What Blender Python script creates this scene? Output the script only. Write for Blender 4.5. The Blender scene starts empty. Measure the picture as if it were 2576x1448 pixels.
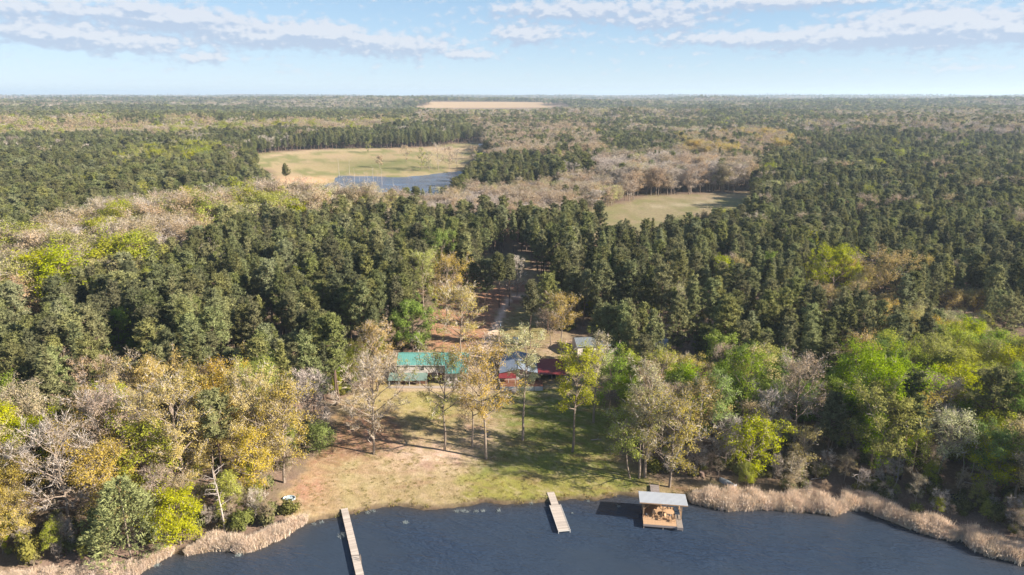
import bpy, math, random
import numpy as np
from math import radians, sin, cos, tan, pi, atan2, sqrt

scene = bpy.context.scene
COL = scene.collection

# ------------------------------------------------------------------ camera
CAM_H, PITCH = 75.0, radians(15.8)
cam_d = bpy.data.cameras.new('camera')
cam_d.lens, cam_d.sensor_width = 24.0, 36.0
cam_d.clip_start, cam_d.clip_end = 1.0, 60000.0
cam = bpy.data.objects.new('camera', cam_d)
COL.objects.link(cam)
cam.location = (0, 0, CAM_H)
cam.rotation_euler = (radians(90) - PITCH, 0, 0)
scene.camera = cam

# ------------------------------------------------------------------ light
SUN_EL = radians(27.0)
SUN_AZ = atan2(0.955, -0.297)          # clockwise from +Y, direction towards the sun
SUN_VEC = (sin(SUN_AZ) * cos(SUN_EL), cos(SUN_AZ) * cos(SUN_EL), sin(SUN_EL))
sun_d = bpy.data.lights.new('sun', 'SUN')
sun_d.energy, sun_d.angle, sun_d.color = 5.0, radians(0.53), (1.0, 0.905, 0.775)
sun = bpy.data.objects.new('sun', sun_d)
COL.objects.link(sun)
sun.location = (300, -100, 200)
from mathutils import Vector, Matrix
sun.rotation_euler = Vector(SUN_VEC).to_track_quat('Z', 'Y').to_euler()

scene.view_settings.view_transform = 'Standard'
scene.view_settings.look = 'None'
scene.view_settings.gamma = 1.0
scene.view_settings.use_curve_mapping = False
scene.view_settings.exposure = 1.5
scene.render.engine = 'CYCLES'
cy = scene.cycles
cy.max_bounces, cy.diffuse_bounces, cy.glossy_bounces = 4, 3, 2
cy.transmission_bounces, cy.transparent_max_bounces, cy.volume_bounces = 3, 4, 0
cy.caustics_reflective = cy.caustics_refractive = False
cy.use_denoising = True
try:
    cy.denoiser = 'OPENIMAGEDENOISE'
    cy.denoising_input_passes = 'RGB_ALBEDO_NORMAL'
except Exception:
    pass

# ------------------------------------------------------------------ picture <-> place
FV, CX, CY = 1717.33, 1288.0, 724.0     # the photograph measured on a 2576 x 1448 grid
CP, SP = cos(PITCH), sin(PITCH)
S3 = 2576.0 / 3000.0                    # full photograph pixels -> that grid

def ray(vx, vy):
    X, Y = (vx - CX) / FV, (vy - CY) / FV
    return X, CP - Y * SP, -SP - Y * CP

def unproj(vx, vy, z=0.0):
    dx, dy, dz = ray(vx, vy)
    t = (z - CAM_H) / dz
    return dx * t, dy * t

def unproj_src(sx, sy, z=0.0):
    return unproj(sx * S3, sy * S3, z)

def proj(x, y, z):
    dz = z - CAM_H
    f = y * CP - dz * SP
    f = np.maximum(f, 1e-3)
    u = y * SP + dz * CP
    return CX + FV * x / f, CY - FV * u / f

# ------------------------------------------------------------------ sky
world = bpy.data.worlds.new('World')
scene.world = world
world.use_nodes = True
wt = world.node_tree
wt.nodes.clear()

class NT:
    def __init__(self, tree): self.t = tree
    def n(self, typ, **kw):
        nd = self.t.nodes.new(typ)
        for k, v in kw.items(): setattr(nd, k, v)
        return nd
    def put(self, sock, v):
        if isinstance(v, bpy.types.NodeSocket): self.t.links.new(v, sock)
        elif v is not None: sock.default_value = v
    def math(self, op, a, b=None, c=None, clamp=False):
        nd = self.n('ShaderNodeMath', operation=op, use_clamp=clamp)
        for i, v in enumerate((a, b, c)): self.put(nd.inputs[i], v)
        return nd.outputs[0]
    def vmath(self, op, a, b=None, c=None, out=0):
        nd = self.n('ShaderNodeVectorMath', operation=op)
        for i, v in enumerate((a, b, c)):
            if v is not None: self.put(nd.inputs[i], v)
        return nd.outputs[out]
    def mix(self, f, a, b, blend='MIX'):
        nd = self.n('ShaderNodeMix', data_type='RGBA', blend_type=blend)
        self.put(nd.inputs['Factor'], f)
        self.put(nd.inputs[6], a); self.put(nd.inputs[7], b)
        return nd.outputs[2]
    def noise(self, vec, scale, detail=3, rough=0.55, dist=0.0, dim='3D'):
        nd = self.n('ShaderNodeTexNoise', noise_dimensions=dim)
        if vec is not None: self.put(nd.inputs['Vector'], vec)
        nd.inputs['Scale'].default_value = scale
        nd.inputs['Detail'].default_value = detail
        nd.inputs['Roughness'].default_value = rough
        nd.inputs['Distortion'].default_value = dist
        return nd.outputs['Fac']
    def ramp(self, f, stops, interp='LINEAR'):
        nd = self.n('ShaderNodeValToRGB')
        cr = nd.color_ramp; cr.interpolation = interp
        while len(cr.elements) < len(stops): cr.elements.new(0.5)
        for e, (p, c) in zip(cr.elements, stops):
            e.position = p; e.color = tuple(c) + (1,) if len(c) == 3 else c
        self.put(nd.inputs[0], f)
        return nd.outputs[0]
    def mapr(self, f, a, b, c=0.0, d=1.0, interp='SMOOTHSTEP'):
        nd = self.n('ShaderNodeMapRange', interpolation_type=interp)
        self.put(nd.inputs[0], f)
        for i, v in enumerate((a, b, c, d)): nd.inputs[i + 1].default_value = v
        return nd.outputs[0]

def azel(vx, vy):
    x, y, z = ray(vx, vy)
    return atan2(x, y), atan2(z, sqrt(x * x + y * y))

# cloud banks: centre and half size on the photograph grid, strength
CLOUDS = [(60, 20, 115, 26, 1.0), (345, 12, 50, 14, .9), (300, 38, 110, 20, .8), (470, 48, 110, 24, 1.4), (90, 82, 130, 22, 1.3),
          (330, 108, 150, 24, 1.25), (520, 146, 70, 12, .9), (690, 82, 150, 26, 1.3), (820, 84, 70, 20, 1.2), (660, 106, 90, 18, .9), (980, 114, 160, 28, 1.3),
          (1190, 140, 70, 13, .9), (1430, 26, 210, 24, 1.15), (1660, 54, 140, 20, 1.1), (1325, 88, 85, 24, 1.4),
          (1960, 4, 240, 18, 1.2), (2320, 56, 170, 30, 1.4), (2230, 98, 320, 28, 1.1), (1830, 98, 240, 15, .9), (2560, 72, 110, 24, .8), (2380, 176, 180, 14, .35),
          (740, 180, 60, 9, .35), (330, 215, 200, 12, .2)]

def cloud_group():
    g = bpy.data.node_groups.new('cloud_density', 'ShaderNodeTree')
    g.interface.new_socket('p', in_out='INPUT', socket_type='NodeSocketVector')
    g.interface.new_socket('d', in_out='OUTPUT', socket_type='NodeSocketFloat')
    t = NT(g)
    gi, go = t.n('NodeGroupInput'), t.n('NodeGroupOutput')
    p = gi.outputs[0]
    wob = t.noise(t.vmath('MULTIPLY', p, (16, 40, 1)), 1.0, 2, .5)
    acc = t.math('MULTIPLY_ADD', wob, 0.9, -0.43)                    # loose banks everywhere else
    for (vx, vy, hx, hy, s) in CLOUDS:
        a, e = azel(vx, vy)
        ix, iy = FV / hx, FV / hy
        q = t.vmath('MULTIPLY_ADD', p, (ix, iy, 0), (-a * ix, -e * iy, 0))
        d = t.vmath('DOT_PRODUCT', q, q, out=1)
        acc = t.math('MULTIPLY_ADD', t.math('POWER', 0.30, d), s * .95, acc)
    n1 = t.noise(t.vmath('MULTIPLY', p, (66, 120, 1)), 1.0, 4, .5, .1)
    n = t.math('MULTIPLY_ADD', n1, 2.1, -1.05)
    dd = t.math('ADD', acc, n)
    t.put(go.inputs[0], dd)
    return g

W = NT(wt)
skyn = W.n('ShaderNodeTexSky', sky_type='NISHITA', sun_disc=False, sun_elevation=SUN_EL, sun_rotation=SUN_AZ,
           altitude=100.0, air_density=0.6, dust_density=0.15, ozone_density=3.0)
tc = W.n('ShaderNodeTexCoord')
sep = W.n('ShaderNodeSeparateXYZ'); W.put(sep.inputs[0], tc.outputs['Generated'])
azn = W.math('ARCTAN2', sep.outputs[0], sep.outputs[1])
eln = W.math('ARCSINE', sep.outputs[2])
cmb = W.n('ShaderNodeCombineXYZ'); W.put(cmb.inputs[0], azn); W.put(cmb.inputs[1], eln)
cg = cloud_group()
g1 = W.n('ShaderNodeGroup', node_tree=cg); W.put(g1.inputs[0], cmb.outputs[0])
g2 = W.n('ShaderNodeGroup', node_tree=cg); W.put(g2.inputs[0], W.vmath('ADD', cmb.outputs[0], (0.004, 0.0075, 0)))
dens = W.mapr(g1.outputs[0], 0.05, 0.85)
lit = W.mapr(W.math('SUBTRACT', g1.outputs[0], g2.outputs[0]), -0.25, 0.42)
fade = W.mapr(eln, 0.002, 0.04)
SKY_K = 0.069
# camera-like shoulder on the sky's radiance, a touch bluer
den = W.vmath('MULTIPLY_ADD', skyn.outputs[0], (.224, .224, .224), (1, 1, 1))
SKYT = W.vmath('DIVIDE', W.vmath('MULTIPLY', skyn.outputs[0], (1.58, 1.70, 1.82)), den)
cloud_c = W.mix(lit, (2.6, 3.05, 3.9, 1), (4.25, 4.3, 4.6, 1))
alpha = W.math('MULTIPLY', W.math('MULTIPLY', dens, fade), 0.76)
skyc = W.mix(alpha, SKYT, cloud_c)
bg = W.n('ShaderNodeBackground'); W.put(bg.inputs[0], skyc); bg.inputs[1].default_value = SKY_K
# overhead the same scattered cloud goes on, without the modelled banks
hi = W.noise(W.vmath('MULTIPLY', cmb.outputs[0], (5, 9, 1)), 1.0, 3, .55)
skyh = W.mix(W.mapr(hi, .52, .68, 0, .7), SKYT, (4.3, 4.5, 4.9, 1))
bgh = W.n('ShaderNodeBackground'); W.put(bgh.inputs[0], skyh); bgh.inputs[1].default_value = SKY_K
mxs = W.n('ShaderNodeMixShader'); W.put(mxs.inputs[0], W.mapr(eln, .17, .26))
W.t.links.new(bg.outputs[0], mxs.inputs[1]); W.t.links.new(bgh.outputs[0], mxs.inputs[2])
wo = W.n('ShaderNodeOutputWorld'); W.t.links.new(mxs.outputs[0], wo.inputs[0])

# ------------------------------------------------------------------ helpers
def tag(o, label=None, cat=None, group=None, kind=None):
    if label: o['label'] = label
    if cat: o['category'] = cat
    if group: o['group'] = group
    if kind: o['kind'] = kind
    return o

def link(name, me, parent=None, loc=None):
    o = bpy.data.objects.new(name, me)
    COL.objects.link(o)
    if parent is not None: o.parent = parent
    if loc is not None: o.location = loc
    return o

def empty(name, loc, rz=0.0):
    o = bpy.data.objects.new(name, None)
    COL.objects.link(o)
    o.location = loc
    o.rotation_euler = (0, 0, rz)
    o.empty_display_size = 0.5
    return o

def mesh_np(name, V, faces, mats, midx=None, smooth=False):
    """V (n,3); faces: list of int arrays (m,3) or (m,4); midx: material index per face array"""
    V = np.asarray(V, dtype=np.float32)
    me = bpy.data.meshes.new(name)
    me.vertices.add(len(V))
    me.vertices.foreach_set('co', V.ravel())
    faces = [np.asarray(f, dtype=np.int32) for f in faces if len(f)]
    loops = np.concatenate([f.ravel() for f in faces])
    tot = np.concatenate([np.full(len(f), f.shape[1], dtype=np.int32) for f in faces])
    start = np.concatenate([[0], np.cumsum(tot)[:-1]]).astype(np.int32)
    me.loops.add(len(loops)); me.loops.foreach_set('vertex_index', loops)
    me.polygons.add(len(tot))
    me.polygons.foreach_set('loop_start', start)
    me.polygons.foreach_set('loop_total', tot)
    for m in mats: me.materials.append(m)
    if midx is not None:
        mi = np.concatenate([np.full(len(f), k, dtype=np.int32) for f, k in zip(faces, midx)])
        me.polygons.foreach_set('material_index', mi)
    if smooth: me.polygons.foreach_set('use_smooth', np.ones(len(tot), dtype=bool))
    me.update(calc_edges=True)
    return me

class MB:
    """collects boxes, bars and prisms into one mesh"""
    def __init__(self): self.v, self.f = [], []
    def box(self, x0, x1, y0, y1, z0, z1):
        b = len(self.v)
        self.v += [(x0, y0, z0), (x1, y0, z0), (x1, y1, z0), (x0, y1, z0), (x0, y0, z1), (x1, y0, z1), (x1, y1, z1), (x0, y1, z1)]
        self.f += [tuple(b + i for i in q) for q in ((0, 3, 2, 1), (4, 5, 6, 7), (0, 1, 5, 4), (1, 2, 6, 5), (2, 3, 7, 6), (3, 0, 4, 7))]
        return self
    def hexa(self, pts):
        """8 points: bottom ring of 4, then top ring of 4"""
        b = len(self.v); self.v += [tuple(p) for p in pts]
        self.f += [tuple(b + i for i in q) for q in ((0, 3, 2, 1), (4, 5, 6, 7), (0, 1, 5, 4), (1, 2, 6, 5), (2, 3, 7, 6), (3, 0, 4, 7))]
        return self
    def bar(self, p0, p1, w, h=None, up=(0, 0, 1)):
        h = h or w
        p0, p1 = Vector(p0), Vector(p1)
        d = (p1 - p0).normalized(); u = Vector(up)
        if abs(d.dot(u)) > 0.98: u = Vector((0, 1, 0))
        s = d.cross(u).normalized() * (w / 2); t = s.cross(d).normalized() * (h / 2)
        self.hexa([p0 - s - t, p0 + s - t, p0 + s + t, p0 - s + t, p1 - s - t, p1 + s - t, p1 + s + t, p1 - s + t])
        return self
    def cyl(self, p0, p1, r0, r1=None, n=8):
        r1 = r0 if r1 is None else r1
        p0, p1 = Vector(p0), Vector(p1); d = (p1 - p0).normalized()
        u = Vector((0, 0, 1)) if abs(d.z) < .9 else Vector((1, 0, 0))
        s = d.cross(u).normalized(); t = s.cross(d)
        b = len(self.v)
        for k in range(n):
            a = 2 * pi * k / n; self.v.append(tuple(p0 + (s * cos(a) + t * sin(a)) * r0))
        for k in range(n):
            a = 2 * pi * k / n; self.v.append(tuple(p1 + (s * cos(a) + t * sin(a)) * r1))
        self.f += [(b + k, b + (k + 1) % n, b + n + (k + 1) % n, b + n + k) for k in range(n)]
        self.f += [tuple(b + k for k in reversed(range(n))), tuple(b + n + k for k in range(n))]
        return self
    def slab(self, a, b, c, d, th):
        """quad a b c d extruded down by th"""
        dn = Vector((0, 0, -th))
        return self.hexa([Vector(p) + dn for p in (a, b, c, d)] + [Vector(p) for p in (a, b, c, d)])
    def mesh(self, name, mat):
        me = bpy.data.meshes.new(name)
        me.from_pydata(self.v, [], self.f); me.materials.append(mat); me.update()
        return me
    def build(self, name, mat, parent=None, loc=None):
        return link(name, self.mesh(name, mat), parent, loc)

def vnoise(x, y, seed=0):
    x = np.asarray(x, float); y = np.asarray(y, float)
    xi, yi = np.floor(x), np.floor(y); fx, fy = x - xi, y - yi
    fx, fy = fx * fx * (3 - 2 * fx), fy * fy * (3 - 2 * fy)
    def h(a, b):
        v = np.sin(a * 127.1 + b * 311.7 + seed * 74.7) * 43758.5453
        return v - np.floor(v)
    return (h(xi, yi) * (1 - fx) + h(xi + 1, yi) * fx) * (1 - fy) + (h(xi, yi + 1) * (1 - fx) + h(xi + 1, yi + 1) * fx) * fy

def fbm(x, y, seed=0, o=3):
    s, a, t = 0, 1.0, 0
    for k in range(o):
        s = s + a * vnoise(x * 2 ** k, y * 2 ** k, seed + k); t += a; a *= .5
    return s / t

def sdist(px, py, poly):
    """signed distance to polygon, positive inside"""
    px = np.asarray(px, float); py = np.asarray(py, float)
    d2 = np.full(px.shape, 1e18); ins = np.zeros(px.shape, bool)
    n = len(poly)
    for i in range(n):
        ax, ay = poly[i]; bx, by = poly[(i + 1) % n]
        ex, ey = bx - ax, by - ay
        t = np.clip(((px - ax) * ex + (py - ay) * ey) / (ex * ex + ey * ey + 1e-12), 0, 1)
        d2 = np.minimum(d2, (px - ax - t * ex) ** 2 + (py - ay - t * ey) ** 2)
        if ay != by:
            c = ((ay > py) != (by > py)) & (px < (bx - ax) * (py - ay) / (by - ay) + ax)
            ins ^= c
    return np.where(ins, 1, -1) * np.sqrt(d2)

def smooth01(t):
    t = np.clip(t, 0, 1); return t * t * (3 - 2 * t)

# ------------------------------------------------------------------ materials
def new_mat(name):
    m = bpy.data.materials.new(name); m.use_nodes = True
    m.node_tree.nodes.clear()
    return m, NT(m.node_tree)

def finish(t, shader, vol=None):
    o = t.n('ShaderNodeOutputMaterial'); t.t.links.new(shader, o.inputs[0])

def c4(c): return (c[0], c[1], c[2], 1)

def mat_leaf(name, col, hue=.03, val=.35, transl=.3, patch=.0):
    m, t = new_mat(name)
    oi = t.n('ShaderNodeObjectInfo'); geo = t.n('ShaderNodeNewGeometry')
    hsv = t.n('ShaderNodeHueSaturation')
    r = oi.outputs['Random']
    t.put(hsv.inputs['Hue'], t.math('MULTIPLY_ADD', r, hue * 2, .5 - hue))
    r2 = t.math('FRACT', t.math('MULTIPLY', r, 7.31))
    ri = geo.outputs['Random Per Island']
    v = t.math('MULTIPLY_ADD', r2, val, 1 - val / 2)
    v2 = t.math('MULTIPLY_ADD', ri, .7, .65)
    t.put(hsv.inputs['Value'], t.math('MULTIPLY', v, v2))
    t.put(hsv.inputs['Saturation'], t.math('MULTIPLY_ADD', t.math('FRACT', t.math('MULTIPLY', r, 3.77)), .35, .82))
    hsv.inputs['Color'].default_value = c4(col)
    d = t.n('ShaderNodeBsdfDiffuse'); t.put(d.inputs[0], hsv.outputs[0])
    tr = t.n('ShaderNodeBsdfTranslucent'); t.put(tr.inputs[0], hsv.outputs[0])
    mx = t.n('ShaderNodeMixShader'); mx.inputs[0].default_value = transl
    t.t.links.new(d.outputs[0], mx.inputs[1]); t.t.links.new(tr.outputs[0], mx.inputs[2])
    finish(t, mx.outputs[0]); return m

def mat_flat(name, col, rough=.8, var=.25, scale=1.5, metal=0.0, bump=0.0, spec=.3, objvar=0.0, stretch=(1, 1, 1)):
    m, t = new_mat(name)
    tcn = t.n('ShaderNodeTexCoord')
    vec = t.vmath('MULTIPLY', tcn.outputs['Object'], stretch)
    nz = t.noise(vec, scale, 5, .6)
    k = t.math('MULTIPLY_ADD', nz, var * 2, 1 - var)
    if objvar:
        oi = t.n('ShaderNodeObjectInfo')
        k = t.math('MULTIPLY', k, t.math('MULTIPLY_ADD', oi.outputs['Random'], objvar, 1 - objvar / 2))
    c = t.mix(1.0, c4(col), k, 'MULTIPLY')
    p = t.n('ShaderNodeBsdfPrincipled'); t.put(p.inputs['Base Color'], c)
    p.inputs['Roughness'].default_value = rough; p.inputs['Metallic'].default_value = metal
    p.inputs['Specular IOR Level'].default_value = spec
    if bump:
        b = t.n('ShaderNodeBump'); b.inputs['Strength'].default_value = bump; b.inputs['Distance'].default_value = .02
        t.put(b.inputs['Height'], nz); t.t.links.new(b.outputs[0], p.inputs['Normal'])
    finish(t, p.outputs[0]); return m

M = {}
M['pine'] = mat_leaf('pine_needles', (.202, .206, .09), .022, .8, .35)
M['green'] = mat_leaf('fresh_green_leaves', (.22, .30, .045), .014, .30, .42)
M['lime'] = mat_leaf('yellow_green_leaves', (.345, .36, .055), .016, .30, .42)
M['gold'] = mat_leaf('golden_buds', (.45, .34, .095), .014, .25, .38)
M['tan'] = mat_leaf('tan_buds', (.42, .32, .195), .02, .25, .35)
M['pale'] = mat_leaf('pale_green_buds', (.42, .40, .175), .022, .25, .38)
M['twig'] = mat_leaf('bare_twigs', (.42, .36, .305), .012, .30, .0)
M['cedar'] = mat_leaf('cedar_foliage', (.23, .24, .10), .015, .25, .18)
M['shrub'] = mat_leaf('shrub_leaves', (.17, .165, .055), .025, .40, .25)
M['reed'] = mat_leaf('dry_reeds', (.68, .55, .43), .012, .30, .28)
M['wgrass'] = mat_leaf('water_grass', (.34, .38, .37), .015, .20, .2)
M['bark'] = mat_flat('grey_bark', (.23, .18, .14), .95, .35, 4, objvar=.4, stretch=(1, 1, .25))
M['pbark'] = mat_flat('pine_bark', (.15, .10, .075), .95, .35, 4, objvar=.4, stretch=(1, 1, .25))
M['snag'] = mat_flat('weathered_dead_wood', (.34, .29, .255), .9, .2, 3, objvar=.25)
M['wood'] = mat_flat('weathered_deck_wood', (.42, .36, .31), .85, .22, 3, objvar=.42, stretch=(1, 6, 6))
M['wood_grey'] = mat_flat('grey_boards', (0.236, 0.200, 0.186), .85, .22, 3, objvar=.35)
M['wood_new'] = mat_flat('pine_lumber', (.43, .275, .16), .75, .2, 3, objvar=.25)
M['pile'] = mat_flat('dock_pile', (.22, .17, .13), .9, .3, 3)
M['trim_white'] = mat_flat('white_trim', (.46, .44, .41), .6, .10, 2)
M['metal_white'] = mat_flat('galvanised_roof', (.43, .455, .495), .5, .14, .6, metal=.15)
M['metal_grey'] = mat_flat('dull_grey_roof', (.20, .235, .29), .65, .25, .5, metal=.0)
M['roof_green'] = mat_flat('green_metal_roof', (.115, .285, .245), .38, .12, .5, spec=.5)
M['roof_dark'] = mat_flat('faded_green_porch_roof', (.17, .24, .205), .5, .16, .5)
M['roof_red'] = mat_flat('red_metal_roof', (.19, .034, .036), .45, .22, .5)
M['siding'] = mat_flat('beige_siding', (.62, .545, .49), .8, .06, 3)
M['siding_pink'] = mat_flat('pinkish_siding', (.40, .28, .235), .8, .10, 3)
M['brick'] = mat_flat('brown_brick', (0.157, 0.079, 0.054), .9, .25, 8)
M['deck_red'] = mat_flat('red_brown_deck', (0.171, 0.075, 0.043), .8, .2, 3, objvar=.3)
M['concrete'] = mat_flat('concrete', (0.343, 0.286, 0.236), .9, .12, 1)
M['dark'] = mat_flat('dark_void', (.02, .02, .022), .7, .1, 1)
M['blue'] = mat_flat('blue_tarp', (0.025, 0.068, 0.150), .5, .25, 1.5)
M['tub'] = mat_flat('pale_blue_plastic', (0.393, 0.471, 0.514), .35, .08, 2)
M['boat'] = mat_flat('grey_boat_hull', (0.214, 0.236, 0.257), .45, .18, 1.2)
M['shed'] = mat_flat('grey_blue_roof', (0.214, 0.239, 0.257), .5, .2, .6, metal=.2)
M['rubber'] = mat_flat('black_plastic', (.03, .03, .035), .5, .1, 2)

m, t = new_mat('window_glass')
p = t.n('ShaderNodeBsdfPrincipled'); p.inputs['Base Color'].default_value = (.02, .024, .03, 1)
p.inputs['Roughness'].default_value = .06; p.inputs['Specular IOR Level'].default_value = .8
finish(t, p.outputs[0]); M['glass'] = m

# ------------------------------------------------------------------ lie of the land
SHORE_V = [(-200, 1500), (0, 1474), (150, 1468), (260, 1464), (345, 1447), (390, 1420), (430, 1396), (470, 1397), (540, 1384), (620, 1391), (700, 1361), (765, 1318), (850, 1301), (900, 1292), (940, 1281),
           (1000, 1275), (1060, 1284), (1100, 1283), (1160, 1277), (1220, 1262), (1262, 1271), (1330, 1268), (1380, 1263), (1440, 1258), (1500, 1260), (1560, 1246), (1640, 1254),
           (1700, 1258), (1740, 1265), (1830, 1285), (1900, 1279), (1990, 1286), (2060, 1292), (2100, 1299), (2128, 1283), (2160, 1283), (2240, 1312), (2320, 1342), (2395, 1362),
           (2418, 1352), (2450, 1384), (2500, 1402), (2590, 1425), (2720, 1445)]
SHORE = [unproj(*p) for p in SHORE_V]
LAKE = [(-500, -900), (-150, -200), (-112, 20), (-105, 70)] + SHORE + [(128, 78), (170, -60), (600, -900)]
COVE = [unproj(a, b) for a, b in ((2538, 850), (2640, 838), (2900, 860), (2950, 960), (2700, 985), (2575, 955), (2548, 905))]
POND_Z = 4.7
POND = [unproj(a, b, POND_Z) for a, b in ((800, 470), (838, 460), (850, 443), (920, 444), (1000, 447), (1060, 443), (1110, 436), (1165, 431), (1200, 438), (1170, 468), (1080, 492), (1000, 500), (930, 485), (860, 474))]
FIELD_C = (-95.0, 3450.0)

def lake_s(x, y):
    return -sdist(x, y, LAKE)          # + on land

def terr(x, y):
    x = np.atleast_1d(np.asarray(x, float)); y = np.atleast_1d(np.asarray(y, float))
    d = np.hypot(x, y)
    s = np.full(x.shape, 400.0)
    near = d < 420
    if near.any():
        xn, yn = x[near], y[near]
        s[near] = np.minimum(lake_s(xn, yn), -sdist(xn, yn, COVE))
        s[near] += (vnoise(xn * .9, yn * .9, 3) - .5) * 0.9 * np.exp(-np.abs(s[near]) / 3)
    z = np.where(s < 0, np.maximum(-2.0, s * .3 - .05), 0.34 * smooth01(s / .9) + 4.4 * (1 - np.exp(-np.maximum(s, 0) / 75)))
    z = z + np.where(s > 1, .10 * (vnoise(x * .35, y * .35, 8) - .5) * np.clip((s - 1) / 4, 0, 1), 0)
    A = np.clip((d - 430) / 900, 0, 1)
    n = np.sin(x / 210 + 1.3) * np.sin(y / 270 + .4) + .7 * np.sin(x / 140 - y / 190 + 2.0)
    z = z + A * (n / 1.7 + 1) * 5
    z = z + smooth01((d - 620) / 700) * 15 * vnoise(x / 420 + 9.3, y / 170 + 4.1, 51) ** 1.4
    B = smooth01((d - 1300) / 2500)
    hills = vnoise(x / 900 + 3.7, y / 700 + 1.1, 21)
    z = z + B * (hills ** 1.5) * 30
    far = smooth01((d - 6500) / 3000)
    z = z + far * 30 * (.15 + vnoise(x / 1300, y / 1500, 31))
    fx, fy = x - FIELD_C[0], y - FIELD_C[1]
    w = np.exp(-(fx / 620) ** 2 - (fy / 620) ** 2)
    valley = np.exp(-(fx / 700) ** 2 - ((y - 2500) / 420) ** 2)
    z = z * (1 - np.clip(w * .85 + valley * .85, 0, .95)) + w * 36 + valley * 1.0
    # the pond and its hollow
    pm = (d > 380) & (d < 1000)
    if pm.any():
        sp = sdist(x[pm], y[pm], POND)
        zz = z[pm]; out = np.maximum(-sp, 0)
        wgt = np.exp(-(out / 90) ** 2)
        zz = zz * (1 - wgt) + wgt * (POND_Z + .25 + out * .02)
        zz = np.where(sp > 0, POND_Z - np.minimum(.15 + sp * .1, 1.5), zz)
        z[pm] = zz
    return z

def tz(x, y): return float(terr(x, y)[0])

def ground_at(vx, vy):
    z = 2.0
    for _ in range(6):
        x, y = unproj(vx, vy, z); z = tz(x, y)
    return x, y, z

# ------------------------------------------------------------------ ground sheet
CLEARING = [(690, 1262), (720, 1235), (765, 1195), (800, 1135), (835, 1085), (850, 1030), (890, 985), (960, 962), (985, 900), (1080, 885), (1085, 800), (1120, 760),
            (1205, 745), (1212, 682), (1345, 680), (1376, 755), (1380, 805), (1400, 845), (1470, 852), (1490, 905), (1500, 960), (1530, 1000), (1560, 1040), (1545, 1110),
            (1580, 1170), (1650, 1205), (1720, 1230), (1790, 1212), (1850, 1205), (1860, 1240), (1740, 1275), (1560, 1275), (1200, 1300), (760, 1330)]
FIELD1 = [(600, 402), (640, 392), (720, 382), (850, 376), (1000, 374), (1100, 371), (1160, 363), (1200, 358), (1226, 367), (1216, 388), (1180, 404), (1168, 432), (1100, 455),
          (900, 480), (800, 480), (745, 492), (705, 485), (700, 462), (690, 430), (640, 420)]
FIELD2 = [(1430, 560), (1500, 530), (1560, 515), (1620, 497), (1700, 492), (1800, 486), (1890, 484), (1900, 520), (1870, 540), (1800, 565), (1720, 580), (1500, 600), (1440, 585)]
STRIP = [(2340, 800), (2400, 787), (2490, 785), (2500, 806), (2360, 815)]
GAP = [(1190, 640), (1330, 640), (1335, 665), (1290, 690), (1230, 680)]
DRIVE = [(1205, 892), (1222, 868), (1242, 835), (1255, 808), (1264, 782), (1275, 760), (1296, 745), (1325, 742), (1350, 744)]

def polyw(vx, vy, poly, soft, jit=0):
    return smooth01(sdist(vx, vy, poly) / soft + .5 + jit)

def path_d(vx, vy, pts):
    d = np.full(np.shape(vx), 1e9)
    for (ax, ay), (bx, by) in zip(pts[:-1], pts[1:]):
        ex, ey = bx - ax, by - ay
        t = np.clip(((vx - ax) * ex + (vy - ay) * ey) / (ex * ex + ey * ey), 0, 1)
        d = np.minimum(d, np.hypot(vx - ax - t * ex, (vy - ay - t * ey)))
    return d

def blob(vx, vy, cx, cy, rx, ry):
    return np.exp(-((vx - cx) / rx) ** 2 - ((vy - cy) / ry) ** 2)

def far_field_mask(x, y):
    fx, fy = (x - FIELD_C[0] + 20), y - 3180
    w = 300 + 60 * np.sin(y / 130.0)
    return (np.abs(fx) < w) & (np.abs(fy) < 300)

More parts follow.
